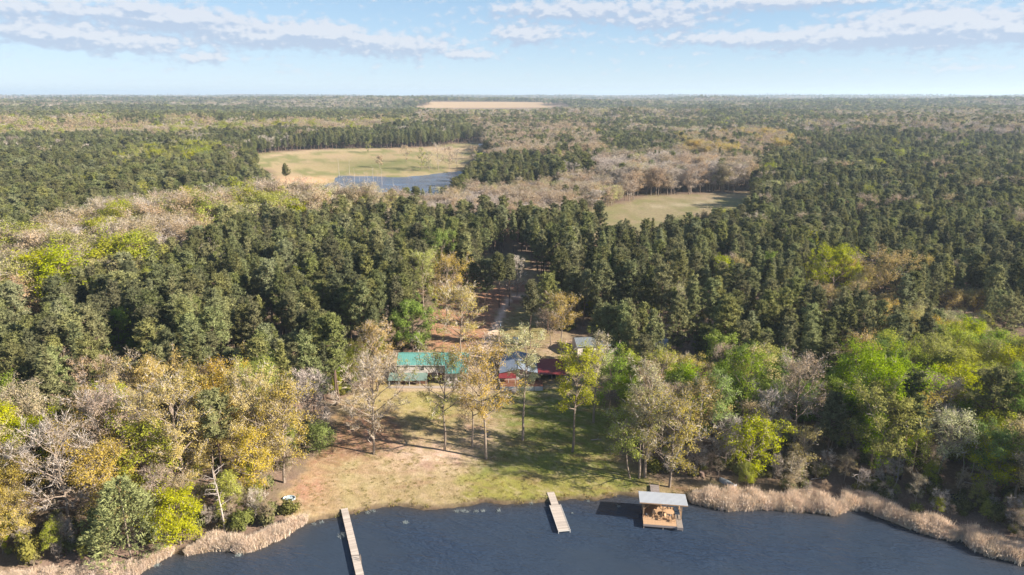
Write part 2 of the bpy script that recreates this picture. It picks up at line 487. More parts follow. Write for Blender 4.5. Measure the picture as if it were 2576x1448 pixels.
def build_ground():
    rad = np.concatenate([np.arange(50, 95, 3.0), np.arange(95, 232, .55), 232 * (16500 / 232) ** np.linspace(0.0025, 1, 190)])
    ang = np.radians(np.linspace(-62, 62, 420))
    R, Ag = np.meshgrid(rad, ang, indexing='ij')
    x, y = (R * np.sin(Ag)).ravel(), (R * np.cos(Ag)).ravel()
    z = terr(x, y)
    V = np.stack([x, y, z], 1)
    nr, na = len(rad), len(ang)
    i = np.arange((nr - 1) * na).reshape(nr - 1, na)[:, :-1].ravel()
    F = np.stack([i, i + 1, i + na + 1, i + na], 1)[:, ::-1]
    vx, vy = proj(x, y, z)
    n1 = fbm(x * .12, y * .12, 1); n2 = fbm(x * .5, y * .5, 5); n3 = fbm(x * .035, y * .035, 9); n4 = fbm(x * 1.6, y * 1.6, 15, 2)
    C = np.zeros((len(x), 3)); C[:] = (.255, .18, .135)
    def lay(w, col):
        w = np.clip(w, 0, 1)[:, None]
        C[:] = C * (1 - w) + np.array(col) * w
    lay((n1 - .45) * 3, (.23, .175, .115))
    lay((n3 - .55) * 4 * (y > 260), (.19, .16, .085))
    near = (np.hypot(x, y) < 330)
    jit = (n2 - .5) * 1.6
    cl = polyw(vx, vy, CLEARING, 26, jit) * near
    lay(cl, (.40, .305, .165))
    # greener lawn towards the grey cabin and between the two docks
    lay(cl * 1.1 * polyw(vx, vy, [(1175, 1160), (1260, 1110), (1250, 985), (1480, 975), (1560, 1040), (1540, 1130), (1640, 1215), (1560, 1262), (1180, 1290), (1172, 1250)], 60, jit) * .95, (.195, .22, .05))
    lay(cl * blob(vx, vy, 1100, 1020, 130, 55) * .9, (.34, .29, .10))
    lay(cl * polyw(vx, vy, [(1170, 1195), (1350, 1180), (1560, 1200), (1560, 1262), (1250, 1268), (1185, 1280)], 50, jit) * .75, (.35, .31, .085))
    lay(cl * blob(vx, vy, 1290, 1080, 90, 60) * .6, (.15, .175, .045))
    lay(cl * polyw(vx, vy, [(1262, 895), (1300, 760), (1400, 860), (1260, 960)], 40, jit) * .8, (.22, .20, .07))
    # pine straw
    lay(cl * polyw(vx, vy, [(790, 1160), (850, 1030), (980, 1040), (1010, 1110), (980, 1142), (880, 1160)], 40, jit) * .95, (.30, .155, .10))
    lay(cl * polyw(vx, vy, [(1080, 895), (1080, 790), (1110, 740), (1330, 700), (1330, 765), (1255, 790), (1215, 880)], 30, jit) * .95, (.42, .215, .14))
    lay(cl * blob(vx, vy, 770, 1230, 60, 60), (.42, .235, .155))
    lay(cl * polyw(vx, vy, [(1470, 900), (1520, 1000), (1560, 1040), (1550, 1160), (1740, 1240), (1700, 1150), (1600, 1000), (1500, 880)], 50, jit) * .85, (.27, .165, .11))
    # bare sandy soil
    lay(cl * np.clip(blob(vx, vy, 1090, 1150, 130, 36) * 1.6 * (n2 + n4 - .45), 0, 1), (.62, .44, .335))
    lay(cl * np.clip(blob(vx, vy, 1210, 1090, 70, 45) * 1.3 * (n2 + n4 - .6), 0, 1), (.52, .36, .27))
    lay(cl * np.clip(blob(vx, vy, 1430, 875, 75, 26) * 1.4 * (n2 + n4 - .35), 0, 1), (.50, .35, .27))
    lay(cl * np.clip(blob(vx, vy, 960, 1080, 60, 50) * 1.2 * (n4 - .2), 0, 1) * .6, (.42, .27, .18))
    lay(cl * np.clip((n4 - .58) * 6, 0, 1) * .45, (.54, .42, .28))
    lay(cl * np.clip((.42 - n4) * 6, 0, 1) * .40, (.24, .19, .09))
    mow = .5 + .5 * np.sin((x * .9 + y * .35) * 2.1 + 3 * n1); lay(cl * mow * .16 * (y < 150), (.30, .27, .10))
    lay(cl * np.clip((fbm(x * .23, y * .6, 33) - .57) * 6, 0, 1) * .4 * (y > 118), (.33, .20, .13))
    lay(cl * np.clip((n3 - .5) * 5, 0, 1) * .35 * (vx < 1170), (.36, .30, .12))
    dd = path_d(vx, vy, DRIVE)
    wd = 4 + 9 * np.clip((vy - 740) / 150, 0, 1)
    lay(near * smooth01(1.5 - dd / wd + jit * .4) * .95, (.80, .60, .47))
    lay(cl * polyw(vx, vy, [(985, 968), (1250, 972), (1252, 990), (1000, 985)], 8) * .7, (.48, .36, .26))
    # shore bank
    s = np.full(x.shape, 99.0); s[near] = lake_s(x[near], y[near])
    lay(np.clip(1.15 - np.abs(s - .35) / .8 + jit * .35, 0, 1) * (s < 3), (.20, .145, .095))
    lay((s < .1) * near * 1.0, (.11, .085, .055))
    # fields beyond
    mid = (y > 330) & (y < 1900)
    for f, c1, c2 in ((FIELD1, (.36, .285, .16), (.20, .20, .085)), (FIELD2, (.34, .28, .16), (.25, .235, .105))):
        w = polyw(vx, vy, f, 8, (n3 - .5)) * mid
        lay(w, c1); lay(w * np.clip((n3 + .8 * n1 - .84) * 6, 0, 1) * .9, c2); lay(w * np.clip((fbm(x * .06, y * .018, 77) - .52) * 7, 0, 1) * .6, (.40, .29, .19))
    lay(mid * blob(vx, vy, 950, 415, 130, 16) * .75, (.16, .165, .07))
    lay(mid * np.clip(blob(vx, vy, 765, 456, 55, 8) * 1.7, 0, 1), (.62, .38, .235))
    lay(mid * np.clip(blob(vx, vy, 1130, 376, 100, 4) * 1.3, 0, 1) * .7, (.46, .33, .22))
    lay(mid * np.clip(blob(vx, vy, 1740, 498, 120, 4) * 1.2, 0, 1) * .6, (.44, .33, .22))
    lay(mid * smooth01(1.3 - path_d(vx, vy, [(1640, 520), (1720, 516), (1760, 512), (1800, 505)]) / 3) * .7, (.50, .42, .28))
    lay(mid * smooth01(1.3 - path_d(vx, vy, [(625, 408), (660, 398), (720, 386), (830, 379), (960, 378)]) / 2.5) * .6, (.48, .36, .24))
    lay(polyw(vx, vy, STRIP, 10) * near, (.60, .42, .32))
    lay(polyw(vx, vy, GAP, 10) * (y < 420), (.30, .25, .12))
    lay(far_field_mask(x, y) * (.75 + .25 * n3), (.50, .36, .225))
    me = mesh_np('ground', V, [F], [M['ground']], smooth=True)
    at = me.color_attributes.new('soil', 'FLOAT_COLOR', 'POINT')
    C4 = np.concatenate([C, np.ones((len(C), 1))], 1).astype(np.float32)
    at.data.foreach_set('color', C4.ravel())
    tag(link('ground', me), 'lakeside land with mown lawn, pine straw, sandy soil and far fields', kind='structure')

m, t = new_mat('ground_soil')
at = t.n('ShaderNodeAttribute', attribute_name='soil')
gp = t.n('ShaderNodeNewGeometry')
na = t.noise(gp.outputs['Position'], .45, 6, .68)
nb = t.noise(t.vmath('MULTIPLY', gp.outputs['Position'], (1, .6, 1)), 3.0, 4, .7)
k = t.math('MULTIPLY', t.math('MULTIPLY_ADD', na, .5, .47), t.math('MULTIPLY_ADD', nb, 1.3, .35))
c = t.mix(1.0, at.outputs['Color'], k, 'MULTIPLY')
hs = t.n('ShaderNodeHueSaturation'); t.put(hs.inputs['Color'], c)
t.put(hs.inputs['Hue'], t.math('MULTIPLY_ADD', t.noise(gp.outputs['Position'], .22, 3, .6), .05, .475))
p = t.n('ShaderNodeBsdfDiffuse'); t.put(p.inputs['Color'], hs.outputs[0]); p.inputs['Roughness'].default_value = .6
b = t.n('ShaderNodeBump'); b.inputs['Strength'].default_value = .55; b.inputs['Distance'].default_value = .12
t.put(b.inputs['Height'], nb); t.t.links.new(b.outputs[0], p.inputs['Normal'])
finish(t, p.outputs[0]); M['ground'] = m

# ------------------------------------------------------------------ water
def mat_water(name, deep, shallow, use_attr=True):
    m, t = new_mat(name)
    gp = t.n('ShaderNodeNewGeometry')
    pos = gp.outputs['Position']
    vr = t.n('ShaderNodeVectorRotate', rotation_type='Z_AXIS'); t.put(vr.inputs['Vector'], pos); vr.inputs['Angle'].default_value = radians(17)
    pr = vr.outputs[0]
    w1 = t.noise(t.vmath('MULTIPLY', pr, (.22, .95, 1)), 1.0, 3, .6, .6)
    w2 = t.noise(t.vmath('MULTIPLY', pr, (1.1, 2.6, 1)), 1.0, 3, .6, .4)
    gust = t.noise(t.vmath('MULTIPLY', pr, (.03, .06, 1)), 1.0, 3, .5)
    hgt = t.math('ADD', t.math('MULTIPLY', w1, 1.0), t.math('MULTIPLY', w2, .55))
    bmp = t.n('ShaderNodeBump'); bmp.inputs['Strength'].default_value = 1.0; bmp.inputs['Distance'].default_value = .42
    t.put(bmp.inputs['Height'], t.math('MULTIPLY', hgt, t.mapr(gust, .35, .65, .25, 1.25)))
    if use_attr:
        at = t.n('ShaderNodeAttribute', attribute_name='shallow')
        f = t.math('ADD', at.outputs['Fac'], t.math('MULTIPLY_ADD', t.noise(pos, .25, 3, .6), .5, -.25), clamp=True)
        f = t.math('MULTIPLY', f, at.outputs['Fac'])
        col = t.mix(f, t.mix(t.mapr(gust, .35, .7), c4(deep), c4([deep[0] * .8, deep[1] * .95, deep[2] * 1.15])), c4(shallow))
    else:
        col = c4(deep)
    p = t.n('ShaderNodeBsdfPrincipled'); t.put(p.inputs['Base Color'], col)
    p.inputs['Roughness'].default_value = .10; p.inputs['IOR'].default_value = 1.333
    t.t.links.new(bmp.outputs[0], p.inputs['Normal'])
    finish(t, p.outputs[0]); return m

M['water'] = mat_water('lake_water', (.031, .044, .065), (.055, .043, .03))
M['pondw'] = mat_water('pond_water', (.09, .115, .17), (.05, .05, .05), False)

def build_water():
    gx = np.concatenate([[-900, -500, -300, -180, -120], np.arange(-92, 170, 1.2), [190, 240, 320, 500, 900]])
    gy = np.concatenate([[-900, -500, -200, -50, 20, 50, 70], np.arange(80, 140, .8), np.arange(140, 216, 3.0), [230]])
    X, Y = np.meshgrid(gx, gy, indexing='ij')
    x, y = X.ravel(), Y.ravel()
    V = np.stack([x, y, np.zeros_like(x)], 1)
    ny = len(gy)
    i = np.arange((len(gx) - 1) * ny).reshape(len(gx) - 1, ny)[:, :-1].ravel()
    F = np.stack([i, i + ny, i + ny + 1, i + 1], 1)
    me = mesh_np('lake', V, [F], [M['water']], smooth=True)
    s = -lake_s(x, y)
    sh = np.exp(-np.maximum(s, 0) / 3.2) * .85
    sh = np.maximum(sh, .75 * np.exp(-((x - 17) / 9) ** 2 - ((y - 114) / 4.0) ** 2))
    a = me.attributes.new('shallow', 'FLOAT', 'POINT'); a.data.foreach_set('value', sh.astype(np.float32))
    tag(link('lake', me), 'dark blue rippled lake water round the docks', kind='structure')
    P = np.array(POND); c = P.mean(0)
    V = [(c[0], c[1], POND_Z)] + [(c[0] + (a - c[0]) * 1.06, c[1] + (b - c[1]) * 1.06, POND_Z) for a, b in POND]
    n = len(POND)
    F = [(0, 1 + (k + 1) % n, 1 + k) for k in range(n)]
    me = bpy.data.meshes.new('pond'); me.from_pydata(V, [], F); me.materials.append(M['pondw']); me.update()
    for pl in me.polygons:
        if pl.normal.z < 0: me.flip_normals(); break
    tag(link('pond', me), 'blue pond below the grassy field', kind='structure')

build_ground()
build_water()

# ------------------------------------------------------------------ trees
def unit(v):
    return v / (np.linalg.norm(v, axis=-1, keepdims=True) + 1e-9)

class TreeGeo:
    """tapered limbs and loose leaf, needle and twig faces, as numpy pieces"""
    def __init__(self, seed): self.r = np.random.default_rng(seed); self.seg = []; self.leaf = []; self.twig = []
    def limb(self, pts, r0, r1):
        n = len(pts) - 1
        for i in range(n):
            self.seg.append((pts[i], pts[i + 1], r0 + (r1 - r0) * i / n, r0 + (r1 - r0) * (i + 1) / n))
    def rhombs(self, c, size, elong=.6, store='leaf', face=None):
        c = np.asarray(c); n = len(c)
        if face is None: face = self.r.normal(size=(n, 3))
        k = unit(face + self.r.normal(0, .42, (n, 3)))          # leaves face out of their clump and up
        u = unit(np.cross(k, self.r.normal(size=(n, 3)))); w = np.cross(k, u)
        s = size * self.r.uniform(.6, 1.35, (n, 1))
        q = np.stack([c + u * s, c + w * s * elong, c - u * s, c - w * s * elong], 1)
        getattr(self, store).append(('q', q))
    def spikes(self, base, dirs, length, width, store='leaf', face=None):
        n = len(base)
        k = self.r.normal(size=(n, 3)) if face is None else face + self.r.normal(0, .35, (n, 3))
        d = unit(dirs); s = unit(np.cross(d, k)) * width / 2
        L = length * self.r.uniform(.65, 1.3, (n, 1))
        q = np.stack([base - s, base + s, base + d * L], 1)
        getattr(self, store).append(('t', q))
    def tubes(self, k=5):
        if not self.seg: return np.zeros((0, 3)), np.zeros((0, 4), int)
        p0 = np.array([s[0] for s in self.seg]); p1 = np.array([s[1] for s in self.seg])
        r0 = np.array([s[2] for s in self.seg]); r1 = np.array([s[3] for s in self.seg])
        d = unit(p1 - p0); a = np.where(np.abs(d[:, 2:3]) < .9, np.array([[0, 0, 1.]]), np.array([[1., 0, 0]]))
        s = unit(np.cross(d, a)); t = np.cross(s, d)
        th = np.arange(k) * 2 * pi / k
        ring = s[:, None] * np.cos(th)[None, :, None] + t[:, None] * np.sin(th)[None, :, None]
        v = np.concatenate([p0[:, None] + ring * r0[:, None, None], p1[:, None] + ring * r1[:, None, None]], 1)
        n = len(p0); i = np.arange(k); j = (i + 1) % k
        f = np.stack([i, j, j + k, i + k], 1)[None] + (np.arange(n) * 2 * k)[:, None, None]
        return v.reshape(-1, 3), f.reshape(-1, 4)
    @staticmethod
    def loose(lst, off):
        V, T, Q = [], [], []
        for kind, q in lst:
            n, k = q.shape[:2]
            idx = off + np.arange(n * k).reshape(n, k); off += n * k
            V.append(q.reshape(-1, 3)); (T if k == 3 else Q).append(idx)
        V = np.concatenate(V) if V else np.zeros((0, 3))
        return V, (np.concatenate(T) if T else np.zeros((0, 3), int)), (np.concatenate(Q) if Q else np.zeros((0, 4), int)), off
    def meshes(self, nm, mb, ml, mt=None, joined=False, k=5):
        tv, tf = self.tubes(k)
        if joined:
            lv, lt, lq, o = self.loose(self.leaf, len(tv)); wv, wt_, wq, o = self.loose(self.twig, o)
            return mesh_np(nm, np.concatenate([tv, lv, wv]), [tf, lt, lq, wt_, wq], [mb, ml, mt or mb], [i for f, i in ((tf, 0), (lt, 1), (lq, 1), (wt_, 2), (wq, 2)) if len(f)])
        lv, lt, lq, o = self.loose(self.leaf, 0); wv, wt_, wq, o = self.loose(self.twig, o)
        tr = mesh_np('trunk', tv, [tf], [mb])
        cr = mesh_np('crown', np.concatenate([lv, wv]), [lt, lq, wt_, wq], [ml, mt or mb], [i for f, i in ((lt, 0), (lq, 0), (wt_, 1), (wq, 1)) if len(f)])
        return tr, cr

def pine_geo(seed, H=20.0, R=3.3, cb=.45, n=48, m=30, lod=False):
    g = TreeGeo(seed); r = g.r
    nodes = 7
    zs = np.linspace(0, .97, nodes) * H
    bend = np.cumsum(r.normal(0, .09, (nodes, 2)), 0); bend[0] = 0
    P = np.concatenate([bend, zs[:, None]], 1)
    g.limb(list(P), .011 * H + .03, .03)
    ax = lambda z: np.array([np.interp(z, zs, P[:, 0]), np.interp(z, zs, P[:, 1]), z])
    if lod: n, m = 30, 10
    az = r.uniform(0, 6.28)
    lop = r.uniform(0, 6.28); ex = r.uniform(.42, 1.0)
    base, dirs, cen = [], [], []
    for i in range(n):
        t = ((i + r.uniform(-.3, .3)) / n); t = min(max(t, 0), 1)
        z = H * (cb + (1 - cb) * .97 * t)
        az += 2.4 + r.uniform(-.5, .5)
        prof = (.10 + .90 * (1 - t ** (1.3 + 2.2 * ex)) ** .62 * min(1, .5 + t * 2.2)) if seed % 2 else (.14 + .86 * (1 - t) ** ex) * min(1, .5 + t * 2.8)
        L = R * prof * r.uniform(.65, 1.18) * (1 + .18 * cos(az - lop))
        up = r.uniform(.0, .35) + .55 * t
        d = np.array([cos(az), sin(az), up]); d /= np.linalg.norm(d)
        p0 = ax(z); p1 = p0 + d * L * .55 + np.array([0, 0, -.05 * L]); p2 = p0 + d * L + np.array([0, 0, .12 * L])
        if not lod: g.limb([p0, p1, p2], .05 + .012 * L, .015)
        k = 1 if L < .9 else (4 if not lod else 3)
        for f in np.linspace(1.0, .38 if not lod else .6, k):
            c = p0 + (p2 - p0) * f + r.normal(0, .34 if f < .95 else .15, 3) * np.array([1, 1, .6])
            cen.append(c)
    cen.append(np.array([P[-1, 0], P[-1, 1], H * .985])); cen.append(np.array([P[-1, 0], P[-1, 1], H * .95]))
    cen = np.array(cen)
    C = np.repeat(cen, m, 0)
    D = r.normal(size=C.shape); D[:, 2] = D[:, 2] * .8 + .45
    D = unit(D)
    rad_ = C.copy(); rad_[:, 2] = 0
    K = unit(rad_) * .7 + np.array([0, 0, .55]) + (D * .5)
    g.spikes(C + D * .08, D, .72 if not lod else .95, .21 if not lod else .55, face=K)
    if not lod:       # dead stubs on the bare bole
        for i in range(6):
            a = r.uniform(0, 6.28); z = H * cb * r.uniform(.6, 1.0)
            p = ax(z); g.limb([p, p + np.array([cos(a), sin(a), .1]) * r.uniform(.5, 1.3)], .035, .012)
    return g

def hard_geo(seed, H=16.0, R=4.0, cb=.30, n1=17, leaves=2600, leaf=.24, twigs=900, shape='round', lean=(0, 0), fork=False, lod=False, tw_len=.8, clump=.42, tw_w=.055):
    g = TreeGeo(seed); r = g.r
    nodes = 9
    zs = np.linspace(0, .93, nodes) * H
    bend = np.cumsum(r.normal(0, .13, (nodes, 2)), 0); bend[0] = 0
    bend += np.outer(np.linspace(0, 1, nodes) ** 1.4, np.array(lean))
    P = np.concatenate([bend, zs[:, None]], 1)
    r0 = .0125 * H + .045
    g.limb(list(P), r0, .04)
    ax = lambda z: np.array([np.interp(z, zs, P[:, 0]), np.interp(z, zs, P[:, 1]), z])
    if lod: n1 = 9
    az = r.uniform(0, 6.28); tips, outs = [], []
    lop = r.uniform(0, 6.28)
    for i in range(n1):
        t = (i + r.uniform(0, .8)) / n1
        z = H * (cb + (.90 - cb) * t ** .9)
        az += 2.4 + r.uniform(-.6, .6)
        if shape == 'round': prof = max(sin(pi * (.22 + .68 * t)), .25) ** .8
        elif shape == 'tall': prof = max(sin(pi * (.30 + .62 * t)), .3) ** .7 * .85
        else: prof = .55 + .45 * t if t < .8 else .8
        hr = R * prof * r.uniform(.7, 1.15) * (1 + .2 * cos(az - lop))
        ang = radians(22 + 42 * t + r.uniform(-8, 10))
        L = hr / max(cos(ang), .35)
        L = min(L, (H * 1.03 - z) / max(sin(ang), .2))
        L = max(L, .7)
        d = np.array([cos(az) * cos(ang), sin(az) * cos(ang), sin(ang)])
        p0 = ax(z); pts = [p0]
        for q in (.35, .7, 1.0):
            pts.append(p0 + d * L * q + np.array([0, 0, .10 * L * (q * q - q * .6)]) + r.normal(0, .05 * L, 3) * q)
        rb = r0 * (.52 - .28 * t)
        g.limb(pts, rb, .025)
        tips += [pts[-1], pts[-2]]; outs += [d, d]
        if lod:
            for q in (.5, .75, 1.0):
                for _ in range(2):
                    dd = unit(d * .6 + r.normal(0, .6, 3)); e = p0 + (pts[-1] - p0) * q + dd * L * .3
                    tips.append(e); outs.append(dd)
            continue
        for j in range(5):
            q = r.uniform(.32, 1.0); b = p0 + (pts[-1] - p0) * q
            dd = unit(d * .75 + r.normal(0, .55, 3) + np.array([0, 0, .25])); L2 = (.30 * L + .45) * r.uniform(.7, 1.3)
            e = b + dd * L2 + r.normal(0, .08, 3)
            g.limb([b, e], .018 + .3 * rb * (1 - q * .6), .015); tips += [e, b + dd * L2 * .6]; outs += [dd, dd]
            for k in range(3):
                d3 = unit(dd * .7 + r.normal(0, .6, 3) + np.array([0, 0, .15])); b3 = b + dd * L2 * r.uniform(.4, 1)
                e3 = b3 + d3 * (.22 * L2 + .35) * r.uniform(.7, 1.4)
                tips += [e3]; outs += [d3]
                g.spikes(np.array([b3]), np.array([e3 - b3]), np.linalg.norm(e3 - b3) * 1.15, .06, 'twig')
    tips = np.array(tips); outs = np.array(outs)
    if twigs:
        i = r.integers(0, len(tips), twigs)
        D = unit(outs[i] * .8 + r.normal(0, .55, (twigs, 3)) + np.array([0, 0, .25]))
        g.spikes(tips[i] + r.normal(0, .12, (twigs, 3)), D, tw_len, tw_w if not lod else .16, 'twig')
    if leaves:
        if not lod: leaves, leaf = int(leaves * 2.5), leaf * .70
        # leaves come in clumps, some limbs fuller than others
        wgt = r.uniform(.15, 1, len(tips)) ** 1.5; wgt /= wgt.sum()
        i = r.choice(len(tips), leaves, p=wgt)
        c = tips[i] + outs[i] * r.uniform(-.1, .5, (leaves, 1)) + r.normal(0, clump, (leaves, 3)) * np.array([1, 1, .75])
        mid = np.array([P[5, 0], P[5, 1], H * (cb + .9) / 2])
        g.rhombs(c, leaf, .55, face=unit(c - mid) * .55 + unit(c - tips[i]) * .45 + np.array([0, 0, .35]))
    return g

def cedar_geo(seed, H=9.0, R=2.6, lod=False):
    g = TreeGeo(seed); r = g.r
    g.limb([np.array([0, 0, 0.]), np.array([.1, 0, H * .5]), np.array([0, .05, H * .95])], .16, .03)
    n = 1500 if not lod else 220
    t = r.uniform(0, 1, n) ** .8
    a = r.uniform(0, 6.28, n)
    lump = 1 + .22 * np.sin(a * 3 + t * 9) + .12 * np.sin(a * 7 - t * 15)
    rad = R * np.sin(np.clip(.12 + .88 * (1 - t), 0, 1) * pi / 2) ** .8 * lump * r.uniform(.45, 1.0, n) ** .5
    c = np.stack([rad * np.cos(a), rad * np.sin(a), H * (.10 + .88 * t)], 1)
    D = np.stack([np.cos(a), np.sin(a), r.uniform(.1, .9, n)], 1) + r.normal(0, .35, (n, 3))
    for _ in range(5 if not lod else 1):
        g.spikes(c + r.normal(0, .15, c.shape), D + r.normal(0, .3, D.shape), .55 if not lod else 1.1, .2 if not lod else .6, face=unit(D) + np.array([0, 0, .5]))
    return g

def shrub_geo(seed, H=2.6, R=1.9, leaves=900, leaf=.19):
    g = TreeGeo(seed); r = g.r
    tips = []
    for i in range(11):
        a, el = r.uniform(0, 6.28), radians(r.uniform(30, 80)); L = r.uniform(.65, 1.0)
        e = np.array([cos(a) * cos(el) * R * L, sin(a) * cos(el) * R * L, sin(el) * H * L])
        g.limb([np.array([0, 0, 0.]), e * .5 + r.normal(0, .08, 3), e], .04, .012); tips += [e, e * .75, e * .55]
        for k in range(3): tips.append(e * r.uniform(.6, 1) + r.normal(0, .3, 3))
    tips = np.array(tips)
    i = r.integers(0, len(tips), leaves)
    c = tips[i] + r.normal(0, .30, (leaves, 3)); c[:, 2] = np.maximum(c[:, 2], .1)
    g.rhombs(c, leaf, face=unit(c - np.array([0, 0, H * .4])) + unit(c - tips[i]) * .4)
    i = r.integers(0, len(tips), 120)
    g.spikes(tips[i], unit(tips[i]) + r.normal(0, .4, (120, 3)), .5, .04, 'twig')
    return g

def snag_geo(seed, H=13.0, R=2.6, n=12):
    g = TreeGeo(seed); r = g.r
    zs = np.linspace(0, 1, 7) * H; b = np.cumsum(r.normal(0, .12, (7, 2)), 0); b[0] = 0
    P = np.concatenate([b, zs[:, None]], 1); g.limb(list(P), .013 * H + .03, .03)
    for i in range(n):
        k = r.integers(2, 6); p = P[k] + (P[k + 1] - P[k]) * r.uniform(0, 1); a = r.uniform(0, 6.28)
        d = np.array([cos(a), sin(a), r.uniform(.1, .9)]); L = R * r.uniform(.35, 1)
        m_ = p + d * L * .5 + r.normal(0, .1, 3); e = m_ + unit(d + r.normal(0, .35, 3)) * L * .5
        g.limb([p, m_, e], .06, .02)
        for _ in range(5):
            g.spikes(np.array([m_ + (e - m_) * r.uniform(0, 1)]), unit(d + r.normal(0, .6, 3))[None], .8, .06, 'twig')
    g.spikes(P[-1:], np.array([[0, 0, 1.]]), .6, .05, 'twig')
    return g

# species: nominal height, generator, materials (bark, leaf, twig)
SPEC = {
    'pine': (20.0, 10, lambda s, l: pine_geo(100 + s, 20, 2.7 + .2 * (s % 7), .32 + .045 * (s * 3 % 6), n=38 + 4 * (s % 4), lod=l), ('pbark', 'pine', 'pbark')),
    'green': (15.0, 4, lambda s, l: hard_geo(200 + s, 15, 3.9, .30, 17, 3600 if not l else 520, .25 if not l else .46, 200 if not l else 0, ('round', 'tall')[s % 2], lod=l), ('bark', 'green', 'twig')),
    'lime': (16.0, 4, lambda s, l: hard_geo(300 + s, 16, 3.8, .32, 17, 2900 if not l else 470, .235 if not l else .45, 260 if not l else 12, ('tall', 'round')[s % 2], lod=l), ('bark', 'lime', 'twig')),
    'gold': (17.0, 4, lambda s, l: hard_geo(400 + s, 17, 4.2, .30, 18, 2700 if not l else 430, .20 if not l else .42, 550 if not l else 30, ('round', 'tall')[s % 2], lod=l), ('bark', 'gold', 'twig')),
    'tan': (16.0, 4, lambda s, l: hard_geo(500 + s, 16, 4.3, .28, 18, 2000 if not l else 340, .18 if not l else .40, 900 if not l else 60, ('round', 'tall')[s % 2], lod=l), ('bark', 'tan', 'twig')),
    'pale': (15.0, 3, lambda s, l: hard_geo(600 + s, 15, 3.9, .28, 17, 2300 if not l else 380, .19 if not l else .42, 700 if not l else 40, 'round', lod=l), ('bark', 'pale', 'twig')),
    'bare': (14.0, 4, lambda s, l: hard_geo(700 + s, 14, 3.9, .28, 19, 0, .2, 2800 if not l else 330, ('round', 'tall')[s % 2], lod=l, tw_len=1.0 if not l else 1.6), ('bark', 'twig', 'twig')),
    'cedar': (9.0, 2, lambda s, l: cedar_geo(800 + s, 9, 2.6, lod=l), ('bark', 'cedar', 'bark')),
    'shrub': (2.6, 3, lambda s, l: shrub_geo(900 + s), ('bark', 'shrub', 'twig')),
}
SPEC_KEYS = list(SPEC)
TREE_NAME = {'pine': 'pine_tree', 'green': 'leafy_tree', 'lime': 'leafing_tree', 'gold': 'budding_tree', 'tan': 'brown_budding_tree', 'pale': 'pale_budding_tree', 'bare': 'bare_tree', 'cedar': 'cedar_tree', 'shrub': 'shrub'}
NEAR = {}
for sp, (hh, nv, fn, mt) in SPEC.items():
    NEAR[sp] = [fn(s, False).meshes(sp, M[mt[0]], M[mt[1]], M[mt[2]]) for s in range(nv)]

src_col = bpy.data.collections.new('tree_sources')     # never linked to the scene: shapes for the forest masses
SRC_IDX = {}
def add_src(key, me):
    o = bpy.data.objects.new('src_%03d' % len(src_col.objects), me)
    src_col.objects.link(o)
    SRC_IDX.setdefault(key, []).append(len(src_col.objects) - 1)
for sp, (hh, nv, fn, mt) in SPEC.items():
    for s in range(5 if sp == 'pine' else min(nv, 2)):
        add_src((sp, 0), fn(s, False).meshes(sp, M[mt[0]], M[mt[1]], M[mt[2]], joined=True, k=4))
    for s in range(min(nv, 6)):
        add_src((sp, 1), fn(s + 40, True).meshes(sp, M[mt[0]], M[mt[1]], M[mt[2]], joined=True, k=3))

def gn_instances(name, pts, rots, scls, idxs, coll, label):
    me = bpy.data.meshes.new(name)
    P = np.asarray(pts, np.float32)
    me.vertices.add(len(P)); me.vertices.foreach_set('co', P.ravel())
    a = me.attributes.new('rot', 'FLOAT_VECTOR', 'POINT'); a.data.foreach_set('vector', np.asarray(rots, np.float32).ravel())
    a = me.attributes.new('scl', 'FLOAT_VECTOR', 'POINT'); a.data.foreach_set('vector', np.asarray(scls, np.float32).ravel())
    a = me.attributes.new('idx', 'INT', 'POINT'); a.data.foreach_set('value', np.asarray(idxs, np.int32))
    me.update()
    o = link(name, me)
    ng = bpy.data.node_groups.new(name, 'GeometryNodeTree')
    ng.interface.new_socket('Geometry', in_out='INPUT', socket_type='NodeSocketGeometry')
    ng.interface.new_socket('Geometry', in_out='OUTPUT', socket_type='NodeSocketGeometry')
    N, L = ng.nodes, ng.links
    gi, go = N.new('NodeGroupInput'), N.new('NodeGroupOutput')
    iop = N.new('GeometryNodeInstanceOnPoints'); ci = N.new('GeometryNodeCollectionInfo')
    ci.inputs['Collection'].default_value = coll
    ci.inputs['Separate Children'].default_value = True; ci.inputs['Reset Children'].default_value = True
    L.new(gi.outputs[0], iop.inputs['Points']); L.new(ci.outputs[0], iop.inputs['Instance'])
    iop.inputs['Pick Instance'].default_value = True
    def att(nm, typ, sock):
        nd = N.new('GeometryNodeInputNamedAttribute'); nd.data_type = typ; nd.inputs['Name'].default_value = nm
        L.new(nd.outputs[0], sock)
    att('idx', 'INT', iop.inputs['Instance Index'])
    att('rot', 'FLOAT_VECTOR', iop.inputs['Rotation']); att('scl', 'FLOAT_VECTOR', iop.inputs['Scale'])
    L.new(iop.outputs[0], go.inputs[0])
    md = o.modifiers.new('scatter', 'NODES'); md.node_group = ng
    tag(o, label, kind='stuff')
    return o

def tree_thing(name, meshes, x, y, z, sx, sz, rz, label, group=None, tilt=(0, 0)):
    o = empty(name, (x, y, z), rz)
    o.rotation_euler = (tilt[0], tilt[1], rz)
    o.scale = (sx, sx, sz)
    link('trunk', meshes[0], o); link('crown', meshes[1], o)
    tag(o, label, 'shrub' if name == 'shrub' else 'tree', group)
    return o

